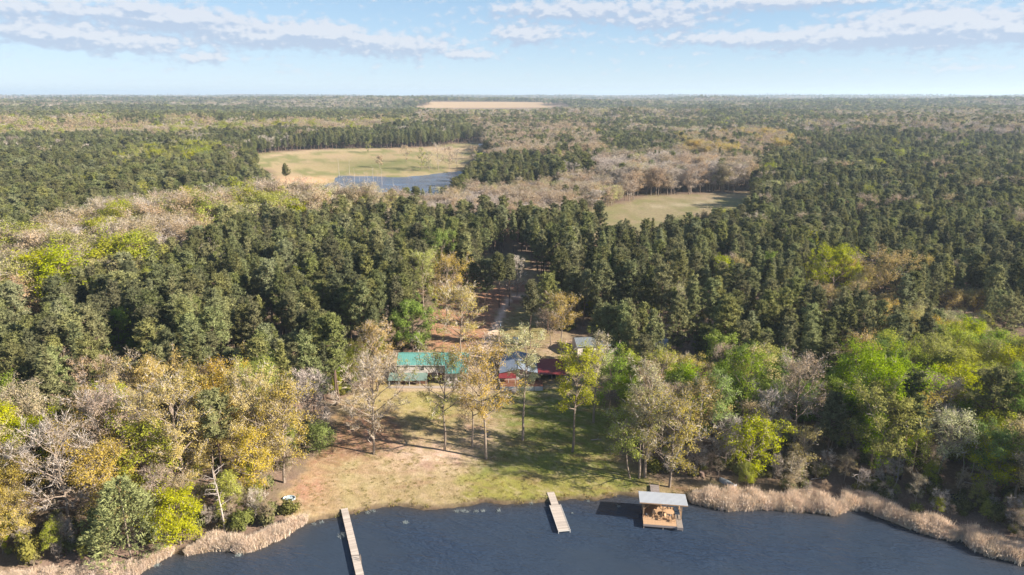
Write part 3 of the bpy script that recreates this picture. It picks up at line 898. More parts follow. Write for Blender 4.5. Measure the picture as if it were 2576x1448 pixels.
# --- trees placed one by one: base x, base y, top y, half width (photo grid), species, label, extra shape settings
HAND = [
    (940, 1143, 925, 84, 'tan', 'wide greyish tan tree with bare lower twigs by the pine straw', dict(leaves=1500, leaf=.15, twigs=3400, n1=22, cb=.24)),
    (1118, 1134, 905, 76, 'lime', 'olive green thinly leafed tree before the two-storey house', dict(leaves=1900, leaf=.20, twigs=700, n1=17, cb=.36, clump=.34)),
    (1188, 1126, 945, 40, 'tan', 'slim tan tree just behind the twin pale tree on the lawn', dict(leaves=1100, leaf=.17, twigs=700, n1=12, cb=.40)),
    (1223, 1155, 885, 74, 'gold', 'tall pale gold tree with leaning whitish trunk on the lawn', dict(leaves=2600, leaf=.19, twigs=1500, n1=20, cb=.36, lean=(-2.4, 0))),
    (1315, 1108, 853, 52, 'pale', 'narrow light green tree with uneven side limbs before the grey-roofed cabin', dict(leaves=2100, leaf=.20, twigs=250, n1=13, cb=.46, shape='open', clump=.32)),
    (1440, 1137, 893, 58, 'lime', 'bright yellow green tree on a long bare trunk before the red roof', dict(leaves=3000, leaf=.22, twigs=300, n1=16, cb=.38, clump=.36)),
    (1160, 893, 742, 64, 'gold', 'round ochre tree standing behind the green roof', dict(leaves=3200, leaf=.18, twigs=1800, n1=24, cb=.22)),
    (1040, 897, 778, 48, 'green', 'bright green tree at the corner of the green roof', dict(leaves=5200, leaf=.25, twigs=100, n1=22, cb=.12)),
    (1410, 880, 752, 40, 'gold', 'orange tan tree on a thin trunk beside the utility pole clearing', dict(leaves=1900, leaf=.18, twigs=800, n1=15, cb=.38)),
    (1383, 872, 790, 26, 'tan', 'smaller reddish tan tree close to the orange tan one', dict(leaves=900, leaf=.17, twigs=500, n1=11, cb=.40)),
    (1493, 1064, 842, 30, 'pale', 'thin greyish green tree with a pole-like trunk beside the red carport', dict(leaves=1200, leaf=.18, twigs=700, n1=13, cb=.42, shape='tall')),
    (1532, 1040, 905, 40, 'green', 'small green tree with a crooked pale stem beside the red carport', dict(leaves=2000, leaf=.21, twigs=200, n1=14, cb=.25)),
    (1585, 1204, 1058, 48, 'lime', 'leaning yellow green tree on the bank near the pavilion gangway', dict(leaves=1700, leaf=.20, twigs=500, n1=13, cb=.36, lean=(-1.8, .3))),
    (1608, 1203, 985, 42, 'tan', 'slender tan tree behind the leaning bank tree', dict(leaves=1200, leaf=.17, twigs=800, n1=14, cb=.35)),
    (1622, 1201, 930, 45, 'pale', 'tall pale budding tree behind the leaning bank tree', dict(leaves=1500, leaf=.18, twigs=900, n1=15, cb=.35)),
    (1684, 1226, 1008, 82, 'gold', 'broad yellow tan tree with a whitish trunk behind the pavilion roof', dict(leaves=2500, leaf=.18, twigs=2600, n1=24, cb=.20)),
    (1882, 1216, 1078, 64, 'lime', 'low spreading yellow green tree behind the reeds', dict(leaves=2300, leaf=.21, twigs=600, n1=17, cb=.30, lean=(1.2, 0))),
    (1790, 1163, 948, 36, 'green', 'slim green tree rising behind the grey upturned boat', dict(leaves=2000, leaf=.21, twigs=300, n1=15, cb=.30, shape='tall')),
    (1860, 1120, 905, 50, 'green', 'tall green tree in the shade behind the spreading bank tree', dict(leaves=2600, leaf=.22, twigs=200, n1=17, cb=.32)),
    (1922, 1150, 1000, 46, 'bare', 'leafless grey tree with upswept twigs behind the reeds', dict(leaves=0, twigs=2600, n1=20, cb=.2)),
    (1990, 1130, 925, 70, 'tan', 'orange brown budding tree with open limbs behind the reeds', dict(leaves=2200, leaf=.18, twigs=1200, n1=18, cb=.34)),
    (2012, 1195, 1090, 26, 'gold', 'little yellow tree next to the spreading bank tree', dict(leaves=800, leaf=.18, twigs=300, n1=10, cb=.3)),
    (2070, 1170, 985, 48, 'pine', 'dusky green pine with open tiers behind the reeds', {}),
    (2190, 1180, 930, 84, 'green', 'large vivid green tree towering over the reed bank', dict(leaves=5200, leaf=.24, twigs=200, n1=24, cb=.16)),
    (2200, 1210, 990, 78, 'lime', 'broad lime green tree in front of the vivid green one', dict(leaves=4600, leaf=.23, twigs=300, n1=22, cb=.18)),
    (2150, 1080, 895, 60, 'green', 'rounded fresh green tree peeking above the reed bank woods', dict(leaves=4200, leaf=.24, twigs=100, n1=20, cb=.2)),
    (2298, 1195, 1085, 24, 'lime', 'little lime sapling under the big trees', dict(leaves=800, leaf=.18, twigs=100, n1=9, cb=.3)),
    (2345, 1225, 1050, 42, 'pale', 'leaning grey-stemmed tree with pale leaves over the dark brush pile', dict(leaves=1300, leaf=.19, twigs=500, n1=13, cb=.48, lean=(2.0, 0))),
    (2335, 1130, 960, 44, 'tan', 'grey brown thin tree behind the leaning grey-stemmed one', dict(leaves=1300, leaf=.17, twigs=900, n1=14, cb=.3)),
    (2470, 1165, 935, 66, 'pine', 'dull green pine among the broadleaf trees by the cove', {}),
    (2545, 1170, 950, 70, 'green', 'deep green tree by the cove water', dict(leaves=5000, leaf=.24, twigs=100, n1=22, cb=.2)),
    (1990, 1230, 1160, 24, 'tan', 'small orange bush at the back of the reeds', dict(leaves=700, leaf=.15, twigs=300, n1=9, cb=.1)),
    # woods by the long narrow dock
    (300, 1262, 1005, 84, 'tan', 'large orange brown budding tree with forked trunk by the shrubby shore', dict(leaves=3000, leaf=.19, twigs=1800, n1=24, cb=.26)),
    (468, 1275, 985, 90, 'gold', 'big golden budding tree with heavy pale limbs', dict(leaves=3600, leaf=.19, twigs=1700, n1=24, cb=.24)),
    (180, 1357, 1085, 86, 'tan', 'half-bare pinkish tan tree with spreading limbs by the reeds', dict(leaves=1500, leaf=.16, twigs=2200, n1=20, cb=.28)),
    (562, 1236, 985, 48, 'pine', 'dark pine with a long bare trunk among golden trees', dict(cb=.55)),
    (655, 1205, 955, 64, 'gold', 'yellow gold tree next to the bare lawn edge', dict(leaves=3300, leaf=.19, twigs=900, n1=22, cb=.24)),
    (715, 1215, 985, 66, 'gold', 'second yellow gold tree leaning over the lawn edge', dict(leaves=3200, leaf=.19, twigs=1100, n1=22, cb=.22, lean=(1.0, 0))),
    (800, 1136, 1078, 30, 'green', 'small bright green bushy tree by the pine straw', dict(leaves=2400, leaf=.19, twigs=60, n1=14, cb=.06)),
    (775, 1120, 962, 56, 'bare', 'leafless silver grey tree fanning over the lawn edge', dict(leaves=0, twigs=3200, n1=22, cb=.16, lean=(.8, 0))),
    (690, 1080, 915, 46, 'green', 'fresh green tree behind the yellow gold trees', dict(leaves=3200, leaf=.22, twigs=100, n1=18, cb=.2)),
    (395, 1110, 930, 80, 'gold', 'yellow tree crowning the woods in front of the pines', dict(leaves=4200, leaf=.21, twigs=500, n1=22, cb=.2)),
    (160, 1090, 935, 30, 'green', 'narrow bright green tree in front of the pines', dict(leaves=2400, leaf=.2, twigs=60, n1=16, cb=.15, shape='tall')),
    (95, 1230, 1075, 70, 'lime', 'flat-topped lime green tree at the shaded wood edge', dict(leaves=4000, leaf=.22, twigs=150, n1=20, cb=.2)),
    (110, 1180, 990, 62, 'tan', 'rusty orange tree above the lime green one', dict(leaves=3000, leaf=.2, twigs=700, n1=20, cb=.2)),
    (330, 1408, 1208, 84, 'cedar', 'bulky olive cedar standing over the reeds', {}),
    (250, 1400, 1275, 48, 'shrub', 'dark green rounded bush beside the olive cedar', {}),
    (85, 1424, 1330, 50, 'shrub', 'light green rounded bush at the reedy shore', {}),
    (455, 1370, 1255, 52, 'lime', 'bushy lime green tree beside the dead white snag', dict(leaves=3400, leaf=.2, twigs=200, n1=18, cb=.05)),
    (680, 1305, 1258, 40, 'shrub', 'spreading dark green bush on the bank by the long dock', {}),
    (620, 1330, 1270, 40, 'shrub', 'tall dark green bush between the snag and the reeds', {}),
    (730, 1296, 1262, 30, 'shrub', 'low olive bush at the bare corner of the lawn', {}),
    # behind, along the drive
    (1334, 878, 705, 28, 'pine', 'grey green pine with a bare bole beside the drive clearing', dict(cb=.52)),
    (1256, 775, 640, 22, 'pine', 'pine with a dark straight trunk at the head of the drive', dict(cb=.52)),
    (1281, 770, 640, 22, 'pine', 'second straight-trunked pine at the head of the drive', dict(cb=.52)),
    (1218, 768, 655, 34, 'pine', 'full bushy pine on the straw side of the drive', dict(cb=.3)),
    (1190, 765, 640, 44, 'pine', 'large shaggy pine over the pine straw', dict(cb=.3)),
    (1378, 838, 690, 42, 'pine', 'shaggy pine on the grass side of the drive', dict(cb=.3)),
    (1125, 800, 655, 46, 'gold', 'tall ochre tree at the pine wood edge over the straw', dict(leaves=3000, leaf=.19, twigs=900, n1=20, cb=.25)),
    (1065, 775, 645, 44, 'lime', 'yellow green tree tucked into the pine wood edge', dict(leaves=3400, leaf=.21, twigs=300, n1=20, cb=.25)),
    (1110, 730, 588, 32, 'green', 'lone vivid green tree inside the dense pine wood', dict(leaves=3800, leaf=.24, twigs=60, n1=18, cb=.2)),
    (310, 920, 800, 52, 'green', 'vivid green tree inside the dark pines', dict(leaves=4600, leaf=.25, twigs=60, n1=20, cb=.15)),
    (76, 830, 745, 28, 'tan', 'rust coloured tree alone among the dark pines', dict(leaves=2200, leaf=.2, twigs=500, n1=16, cb=.2)),
    (1300, 745, 655, 24, 'bare', 'clump of leafless saplings at the end of the drive', dict(leaves=0, twigs=1500, n1=14, cb=.1)),
    (950, 985, 825, 50, 'gold', 'straw yellow tree at the corner of the green-roofed house', dict(leaves=2600, leaf=.19, twigs=1200, n1=20, cb=.15)),
    (905, 975, 880, 40, 'lime', 'low yellow green tree at the pine wood edge by the house', dict(leaves=2400, leaf=.2, twigs=400, n1=16, cb=.12)),
    (1700, 900, 750, 50, 'pine', 'full blue green pine among the grey sheds', dict(cb=.2)),
    (1770, 905, 825, 40, 'pine', 'shorter full pine beside the blue tarp', dict(cb=.15)),
    (2090, 760, 640, 80, 'lime', 'wide domed yellow green tree rising from the pines', dict(leaves=5200, leaf=.27, twigs=100, n1=24, cb=.2)),
    (2215, 790, 652, 62, 'gold', 'wide domed ochre tree rising from the pines', dict(leaves=4200, leaf=.24, twigs=700, n1=24, cb=.2)),
    (2515, 880, 752, 62, 'pine', 'broad spreading pine by the sandy strip', dict(cb=.3)),
    (2385, 806, 738, 28, 'gold', 'ochre tree with a dark stem on the sandy strip', dict(leaves=1500, leaf=.19, twigs=400, n1=14, cb=.35)),
    (2450, 800, 740, 22, 'gold', 'slim ochre tree on the sandy strip', dict(leaves=1100, leaf=.18, twigs=300, n1=12, cb=.35)),
    (2425, 795, 736, 24, 'pale', 'pale tree between the ochre trees on the sandy strip', dict(leaves=1100, leaf=.18, twigs=300, n1=12, cb=.3)),
    # the far field
    (723, 492, 412, 14, 'pine', 'lone thin pine on the sandy bank of the far pond', dict(cb=.62)),
    (955, 422, 396, 12, 'tan', 'lone brown tree in the far grassy field', dict(leaves=900, leaf=.3, twigs=500, n1=12, cb=.2)),
    (1192, 402, 372, 12, 'tan', 'brown tree on the bank at the end of the far field', dict(leaves=900, leaf=.3, twigs=500, n1=12, cb=.2)),
    (928, 385, 360, 8, 'lime', 'small green tree against the dark wood behind the far field', dict(leaves=700, leaf=.3, twigs=0, n1=10, cb=.1)),
]
for k, (bx, by, ty, hw) in enumerate(((1060, 428, 375, 9), (1080, 432, 385, 12), (1103, 428, 368, 14), (1130, 426, 375, 22), (1150, 425, 380, 18), (1022, 408, 372, 11))):
    HAND.append((bx, by, ty, hw, ('lime', 'pale', 'bare', 'tan', 'bare', 'tan')[k],
                 ('thin lime tree', 'pale tree', 'grey leafless tree', 'wide brown tree', 'twiggy leafless tree', 'narrow brown tree')[k] + ' in the belt crossing the far field',
                 dict(leaves=(900, 800, 0, 1000, 0, 700)[k], leaf=.3, twigs=900, n1=13, cb=.15)))

HPOS = []
for q, (bx, by, ty, hw, sp, lab, kw) in enumerate(HAND):
    x, y, z = ground_at(bx, by)
    dx, dy, dz = ray(bx, ty)
    H = CAM_H + dz * (y / dy) - z
    f = y * CP - (z + H * .6 - CAM_H) * SP
    R = hw / FV * f
    mt = SPEC[sp][3]
    kw = dict(kw)
    if sp == 'pine': g = pine_geo(2000 + q, H, R, kw.get('cb', .42), n=58)
    elif sp == 'cedar': g = cedar_geo(2000 + q, H, R)
    elif sp == 'shrub': g = shrub_geo(2000 + q, H, R, 2600, .2)
    else:
        if 'twigs' in kw: kw['twigs'] = int(kw['twigs'] * (1.5 if sp == 'bare' else 1.0)); kw['leaves'] = int(kw['leaves'] * 1.3); kw['tw_w'] = .085; kw['tw_len'] = .55 + R * .08
        g = hard_geo(2000 + q, H, R, **kw)
    me = g.meshes('tree', M[mt[0]], M[mt[1]], M[mt[2]], k=6)
    tree_thing(TREE_NAME[sp], me, x, y, z - .12, 1, 1, 0, lab)
    HPOS.append((x, y, max(1.6, R * .8)))
HPOS = np.array(HPOS)

def snag(bx, by, ty, hw, lab, group=None, n=12, name='dead_tree'):
    x, y, z = ground_at(bx, by)
    dx, dy, dz = ray(bx, ty); H = CAM_H + dz * (y / dy) - z
    R = hw / FV * (y * CP + 70 * SP)
    g = snag_geo(int(bx * 7 + by), H, R, n)
    me = g.meshes('snag', M['snag'], M['twig'], M['snag'], k=5)
    o = empty(name, (x, y, z - .15)); link('trunk', me[0], o); link('crown', me[1], o)
    tag(o, lab, 'tree', group)
snag(565, 1342, 1170, 42, 'dead white tree with broken limbs at the shrubby shore', n=16)
snag(1555, 1130, 1065, 26, 'dead grey branching stem at the lawn edge', n=9)
snag(2408, 1228, 1135, 22, 'twisted white dead stem beside the dark brush pile', n=6)
snag(2250, 1225, 1150, 24, 'bent grey dead sapling behind the reeds', n=9)
snag(2440, 1200, 1110, 34, 'forked pale dead tree among fallen limbs', n=9)
snag(2155, 1240, 1170, 24, 'leaning dead branch at the back of the reeds', n=5)
for k, (a, b) in enumerate(((893, 468), (918, 463), (926, 465), (940, 468), (961, 470), (938, 450), (991, 474), (905, 460), (880, 440), (853, 446), (1030, 455), (950, 462))):
    snag(a, b, b - (44, 30, 34, 40, 46, 30, 26, 24, 36, 46, 18, 28)[k], 4 + k % 3 * 3, 'dead drowned tree trunk standing in the shallow end of the far pond', 'dead trunks at the pond', n=4)

# ------------------------------------------------------------------ woods
KEEP1 = [(700, 462), (640, 400), (850, 380), (1100, 374), (1180, 362), (1250, 372), (1170, 405), (1160, 440), (1075, 466), (1000, 474), (930, 472), (835, 468)]
KEEP2 = [(1460, 550), (1560, 521), (1620, 501), (1800, 490), (1874, 490), (1876, 508), (1800, 522), (1720, 538), (1600, 545), (1500, 556)]
KEEP3 = [(1045, 268), (1090, 258), (1180, 255), (1410, 261), (1430, 265), (1340, 274), (1180, 275), (1080, 272)]
KEEP4 = [(2365, 806), (2375, 783), (2480, 783), (2485, 804)]
KEEP5 = [(1222, 765), (1230, 680), (1335, 678), (1350, 745), (1345, 800), (1235, 810)]
KEEP6 = [(1500, 860), (1560, 860), (1560, 905), (1500, 905)]
REG = [
    ('frontL', [(-200, 975), (60, 1000), (250, 985), (350, 960), (560, 965), (700, 950), (830, 990), (830, 1110), (760, 1260), (560, 1500), (-300, 1600)], dict(gold=.33, tan=.11, lime=.31, green=.12, pale=.05, bare=.02, pine=.06)),
    ('frontR', [(1500, 870), (1620, 880), (1900, 865), (2000, 900), (2130, 860), (2330, 850), (2470, 820), (2700, 850), (2800, 1500), (2000, 1400), (1560, 1260), (1470, 1000)], dict(lime=.46, green=.20, tan=.10, gold=.07, bare=.06, pine=.07, pale=.04)),
    ('clump', [(2030, 655), (2180, 648), (2260, 690), (2280, 745), (2150, 750), (2070, 710)], dict(lime=.46, gold=.28, pale=.18, pine=.08)),
    ('clump', [(2170, 735), (2280, 735), (2500, 740), (2510, 800), (2330, 790), (2200, 775)], dict(lime=.40, pale=.34, gold=.18, pine=.08)),
    ('leftpale', [(-300, 600), (120, 606), (260, 545), (480, 530), (640, 500), (850, 505), (1010, 506), (820, 524), (820, 545), (560, 585), (330, 690), (60, 755), (-300, 850)], dict(pale=.42, lime=.08, tan=.22, bare=.26, pine=.02)),
    ('limestrip', [(270, 400), (300, 380), (560, 378), (610, 400), (560, 412), (300, 415)], dict(lime=.40, pine=.40, pale=.15, tan=.05)),
    ('leftmix', [(-400, 390), (270, 395), (600, 405), (700, 440), (720, 490), (640, 502), (480, 532), (260, 547), (120, 608), (-400, 605)], dict(pine=.84, pale=.05, tan=.04, lime=.05, bare=.02)),
    ('pondfront', [(720, 480), (1000, 498), (1180, 450), (1500, 430), (1560, 450), (1560, 525), (1420, 545), (1000, 525), (860, 522), (740, 505)], dict(bare=.40, tan=.28, pale=.16, pine=.16)),
    ('tanR', [(1490, 415), (1700, 400), (1880, 405), (1885, 492), (1560, 515)], dict(tan=.42, bare=.34, pale=.14, pine=.10)),
    ('patch', [(1690, 352), (1990, 345), (2010, 400), (1700, 402)], dict(gold=.28, tan=.22, pale=.12, pine=.38)),
    ('dark2', [(270, 273), (1030, 270), (1030, 300), (280, 304)], dict(pine=.92, tan=.08)),
    ('strip1', [(-500, 292), (450, 303), (1010, 300), (1010, 326), (600, 334), (-500, 346)], dict(pale=.30, tan=.32, lime=.20, bare=.10, pine=.08)),
    ('dark1', [(-500, 345), (600, 333), (1190, 322), (1195, 385), (600, 384), (-500, 382)], dict(pine=.84, bare=.12, tan=.04)),
    ('midR', [(1170, 296), (1500, 300), (1480, 400), (1190, 402)], dict(pine=.52, tan=.30, bare=.18)),
]

def build_woods():
    rng = np.random.default_rng(7)
    P = []
    d = 84.0
    while d < 11500:
        s = 4.9 if d < 520 else 4.9 * (1 + (d - 520) / 1050)
        if d > 2500: s *= 1 + (d - 2500) / 9000
        lim = radians(50 if d < 300 else 44)
        n = int(2 * lim * d / s)
        a = (np.arange(n) + rng.uniform(-.42, .42, n)) / n * 2 * lim - lim
        dd = d + rng.uniform(-.42, .42, n) * s
        P.append(np.stack([dd * np.sin(a), dd * np.cos(a)], 1))
        d += s * .93
    P = np.concatenate(P)
    x, y = P[:, 0], P[:, 1]
    z = terr(x, y); D = np.hypot(x, y)
    bvx, bvy = proj(x, y, z)
    near = D < 420
    ok = np.ones(len(x), bool)
    s = np.full(len(x), 99.0); s[near] = np.minimum(lake_s(x[near], y[near]), -sdist(x[near], y[near], COVE))
    ok &= s > 2.2
    ok &= ~((sdist(bvx, bvy, CLEARING) > -4) & near)
    for poly in (FIELD1, FIELD2): ok &= ~((sdist(bvx, bvy, poly) > 0) & (D > 330) & (D < 1900))
    ok &= ~((sdist(x, y, POND) > -3) & (D < 1000))
    ok &= ~((sdist(bvx, bvy, STRIP) > -2) & near)
    ok &= ~((sdist(bvx, bvy, GAP) > 0) & (D < 420))
    ok &= ~far_field_mask(x, y)
    for (x0, x1, y0, y1) in ((16, 33, 178, 196), (33, 62, 176, 192), (-34, -2, 160, 178)):
        ok &= ~((x > x0) & (x < x1) & (y > y0) & (y < y1))
    x, y, z, D, s = x[ok], y[ok], z[ok], D[ok], s[ok]
    nn = D < 1000
    hit = np.zeros(len(x), bool)
    for hx, hy, hr in HPOS:
        hit |= (np.hypot(x - hx, y - hy) < hr)
    keep = ~hit
    x, y, z, D, s = x[keep], y[keep], z[keep], D[keep], s[keep]
    N = len(x)
    cvx, cvy = proj(x, y, z + 13.0)
    pick = np.full(N, -1)
    U = rng.uniform(0, 1, N)
    sp = np.empty(N, dtype=object); zone = np.full(N, 'far', dtype=object)
    def choose(mask, mix):
        ks = list(mix); cum = np.cumsum([mix[k] for k in ks]); cum = cum / cum[-1]
        sp[mask] = np.array(ks, dtype=object)[np.minimum(np.searchsorted(cum, U[mask]), len(ks) - 1)]
    # clustered rather than salt-and-pepper
    pn = fbm(x / 26.0, y / 34.0, 44, 2)
    U = np.clip(U * .55 + .45 * np.clip((pn - .28) / .44, 0, 1), 0, .9999)
    left = np.ones(N, bool)
    am = np.clip((D - 320) / 300, 0, 1)
    wy = am * 34 * (fbm(x / 90.0, y / 150.0, 70, 3) - .5); wx = am * 90 * (fbm(x / 110.0, y / 160.0, 75, 2) - .5)
    for nm, poly, mix in REG:
        m_ = left & (sdist(cvx + wx, cvy + wy, poly) > (pn - .5) * 22)
        choose(m_, mix); zone[m_] = nm; left &= ~m_
    n_far = fbm(x / 300.0, y / 520.0, 61, 3)
    far = left & (D > 1050)
    hard = far & (n_far + .35 * (fbm(x / 70.0, y / 120.0, 88, 2) - .5) > .555)
    U = rng.uniform(0, 1, N)
    choose(hard, dict(bare=.34, tan=.20, pale=.18, pine=.28))
    choose(far & ~hard, dict(pine=.76, tan=.09, pale=.08, bare=.04, lime=.03))
    nearm = left & (D <= 1050)
    choose(nearm & (D < 330), dict(pine=.905, tan=.026, pale=.022, lime=.025, gold=.011, green=.011))
    choose(nearm & (D >= 330), dict(pine=.95, tan=.02, pale=.015, lime=.01, bare=.005))
    zone[nearm] = 'pines'
    # heights
    H = np.zeros(N)
    for k in SPEC_KEYS:
        m_ = sp == k
        lo, hi = dict(pine=(15, 23.5), green=(11, 16), lime=(12, 17), gold=(13, 18), tan=(12, 17), pale=(10, 15), bare=(11, 15), cedar=(7, 10), shrub=(2, 3))[k]
        H[m_] = rng.uniform(lo, hi, m_.sum())
    H *= np.where(zone == 'leftpale', 1.42, 1); H *= np.where((zone == 'frontR') & (sp != 'pine'), .92, 1)
    H *= np.where((zone == 'pines') & (x > 60), .88, 1)
    H *= np.where((D > 340) & (sp != 'pine') & (zone != 'leftpale'), 1.16, 1); H *= np.where((D > 340) & (sp == 'pine'), .93, 1)
    H *= np.where((zone == 'pondfront'), .72, 1); H *= np.where((zone == 'clump'), .72, 1)
    H *= np.where((s < 9) & (D < 300), .72, 1)
    H *= np.where((zone == 'leftmix') & (sp != 'pine'), .85, 1)
    H *= np.where(D > 300, .80 + .42 * fbm(x / 60.0, y / 75.0, 123, 2), 1)
    # nothing in front of the open fields and the drive
    keepm = np.ones(N, bool)
    for poly, dmax in ((KEEP1, 800), (KEEP2, 560), (KEEP3, 3300), (KEEP4, 226), (KEEP5, 265), (KEEP6, 182)):
        for fr in (.98, .75, .5):
            tx, ty = proj(x, y, z + H * fr)
            keepm &= ~((sdist(tx, ty, poly) > -1) & (D < dmax))
    keepm &= ~((zone == 'frontR') & (s < 10) & (D < 200)) & ~((zone == 'frontL') & (s < 3.5))
    # let each tree placed one by one show its crown
    for (bx, by, ty, hw, k_, lab, kw), (hx, hy, hr) in zip(HAND, HPOS):
        dh = math.hypot(hx, hy); hgt = by - ty
        if dh > 330: continue
        cx_, cy_ = bx, ty + hgt * .36; kk = .6 if by > 1000 else .95
        for fr in (.97, .8, .6):
            tx, ty_ = proj(x, y, z + H * fr)
            keepm &= ~((D < dh - 1) & (D > dh - 75) & (((tx - cx_) / (hw * kk)) ** 2 + ((ty_ - cy_) / (hgt * .36 * kk / .95)) ** 2 < 1))
    uu = rng.uniform(0, 1, N)
    keepm &= ~((uu < np.where(zone == 'leftpale', .42, .36)) & (sp != 'pine') & ~np.isin(zone, ['frontL', 'frontR']))
    keepm &= ~((uu < .1) & (sp == 'pine') & (D > 330))
    # small gaps in the pine wood
    gapn = fbm(x / 9.0, y / 11.0, 91, 2)
    keepm &= ~((zone == 'pines') & (gapn > .66) & (D < 600))
    # thin the pale bottomland a little, keep the pine wood full
    keepm &= ~((rng.uniform(0, 1, N) < np.where((s < 30) & (zone == 'frontR'), .22, .14)) & np.isin(zone, ['frontL', 'frontR']) )
    x, y, z, D, sp, zone, H, s = (a[keepm] for a in (x, y, z, D, sp, zone, H, s))
    N = len(x)
    tvx, tvy = proj(x, y, z + H * .8)
    inview = (tvx > -60) & (tvx < 2636) & (tvy < 1500)
    order = np.argsort(D)
    tot_ = N; caps = dict(pine=298, gold=110, tan=110, lime=130, green=80, pale=60, bare=90)
    cnt = {k: 0 for k in caps}
    LBL = {'pine': 'dark green pine tree', 'green': 'fresh green leafy tree', 'lime': 'yellow green leafing tree', 'gold': 'golden budding tree', 'tan': 'tan brown budding tree', 'pale': 'pale green budding tree', 'bare': 'bare grey twiggy tree'}
    bx_, by_ = proj(x, y, z)
    edge = sdist(bx_, by_, CLEARING)
    dF = {nm: sdist(tvx, tvy, poly) for nm, poly, mix in REG[:5]}
    def place(i):
        zn = zone[i]
        if zn == 'frontL':
            if s[i] < 16: return 'close to the reedy shore beside the long dock', 'woods by the long dock'
            if edge[i] > -70: return 'at the lawn edge of the long dock woods', 'woods by the long dock'
            if tvy[i] < 990: return 'in the back row of dock-side woods against the pines', 'woods by the long dock'
            return 'deep inside the mixed woods beside the long dock', 'woods by the long dock'
        if zn == 'frontR':
            if s[i] < 24: return 'in the front row behind the reed bank', 'woods behind the reeds'
            if edge[i] > -80: return 'between the carport lawn and the reed-bank woods', 'woods behind the reeds'
            if tvy[i] < 930: return 'at the back of the reed-bank woods against the pines', 'woods behind the reeds'
            return 'in the middle of the woods behind the reed bank', 'woods behind the reeds'
        if zn == 'leftpale': return 'in the pale bottomland beyond the dense pine wood', 'pale bottomland trees'
        if zn == 'clump': return 'in the bright clump near the sandy strip', 'trees by the sandy strip'
        w_, g_ = ('the wood behind the green-roofed house', 'pine wood behind the house') if x[i] < -4 else ('the wood behind the red carport', 'pine wood behind the sheds')
        if edge[i] > -60: return ('bordering the straw side of the drive clearing' if x[i] < -4 else 'bordering the shed side of the drive clearing'), g_
        if dF['frontL'][i] > -70: return 'just behind the golden dock-side woods', g_
        if dF['frontR'][i] > -70: return 'just behind the lime green reed-bank woods', g_
        if dF['leftpale'][i] > -60: return 'at the edge of the pale bottomland', g_
        return 'in the heart of ' + w_, g_
    def look(i, f, wv, k):
        h = ('short ' if f * SPEC[k][0] < (17.5 if k == 'pine' else 12.5) else 'tall ' if f * SPEC[k][0] > (21.2 if k == 'pine' else 15.0) else '')
        return h + ('broad ' if wv / f > 1.09 else 'slim ' if wv / f < .97 else '')
    single = np.zeros(N, bool)
    for i in order:
        k = sp[i]
        if not inview[i] or cnt.get(k, 10 ** 9) >= caps.get(k, 0): continue
        if D[i] > 420: continue
        cnt[k] += 1; single[i] = True
        ms = NEAR[k][rng.integers(len(NEAR[k]))]
        f = H[i] / SPEC[k][0]
        wv = f * rng.uniform(.85, 1.22); wx_ = 1.3 if zone[i] in ('leftpale', 'clump') and k != 'pine' else 1.0
        pl, gr = place(i)
        tree_thing(TREE_NAME[k], ms, x[i], y[i], z[i] - .15, wv * wx_, f, rng.uniform(0, 6.28), look(i, f, wv, k) + LBL[k] + ' ' + pl, TREE_NAME[k].replace('_', ' ') + 's of the ' + gr, (rng.normal(0, .025), rng.normal(0, .025)))
    # the rest of each wood, uncountable
    for nm, ks, lab in (('pine_forest', ('pine',), 'dark pine forest stretching to the horizon'), ('hardwood_forest', ('green', 'lime', 'gold', 'tan', 'pale', 'bare'), 'tan and pale green hardwood forest stretching to the horizon')):
        m_ = ~single & np.isin(sp, ks)
        ids = np.where(m_)[0]
        idx = np.zeros(len(ids), int); sc = np.zeros((len(ids), 3))
        for q, i in enumerate(ids):
            lst = SRC_IDX[(sp[i], 0 if D[i] < 1150 else 1)]
            idx[q] = lst[rng.integers(len(lst))]
            f = H[i] / SPEC[sp[i]][0]; wv = f * rng.uniform(.92, 1.18) * (1.2 if sp[i] == 'pine' and D[i] > 330 else 1.0 if sp[i] == 'pine' else 1.3) * (1 + min(max(D[i] - 900, 0) / 2600, .9))
            sc[q] = (wv, wv, f)
        rot = np.stack([rng.normal(0, .025, len(ids)), rng.normal(0, .025, len(ids)), rng.uniform(0, 6.28, len(ids))], 1)
        gn_instances(nm, np.stack([x[ids], y[ids], z[ids] - .15], 1), rot, sc, idx, src_col, lab)
        print(nm, len(ids))
    print('single trees', cnt)
    # undergrowth under the nearer woods
    n = 9000
    a = rng.uniform(-radians(46), radians(46), n); dd = np.sqrt(rng.uniform(88 ** 2, 250 ** 2, n))
    ux, uy = dd * np.sin(a), dd * np.cos(a); uz = terr(ux, uy)
    bx, by = proj(ux, uy, uz)
    su = np.minimum(lake_s(ux, uy), -sdist(ux, uy, COVE))
    k_ = (su > 4.2) & (sdist(bx, by, CLEARING) < -8) & (sdist(bx, by, STRIP) < -4)
    prob = np.where(su < 14, .75, .38)
    k_ &= rng.uniform(0, 1, n) < prob
    for (x0, x1, y0, y1) in ((16, 33, 178, 196), (33, 62, 176, 192)): k_ &= ~((ux > x0) & (ux < x1) & (uy > y0) & (uy < y1))
    ux, uy, uz = ux[k_], uy[k_], uz[k_]
    m = len(ux)
    tall = rng.uniform(0, 1, m)
    idx = np.where(tall < .5, rng.choice(SRC_IDX[('shrub', 0)], m), rng.choice(SRC_IDX[('bare', 0)] + SRC_IDX[('tan', 0)] + SRC_IDX[('lime', 0)], m))
    f = np.where(tall < .5, rng.uniform(.4, 1.25, m), rng.uniform(.16, .42, m))
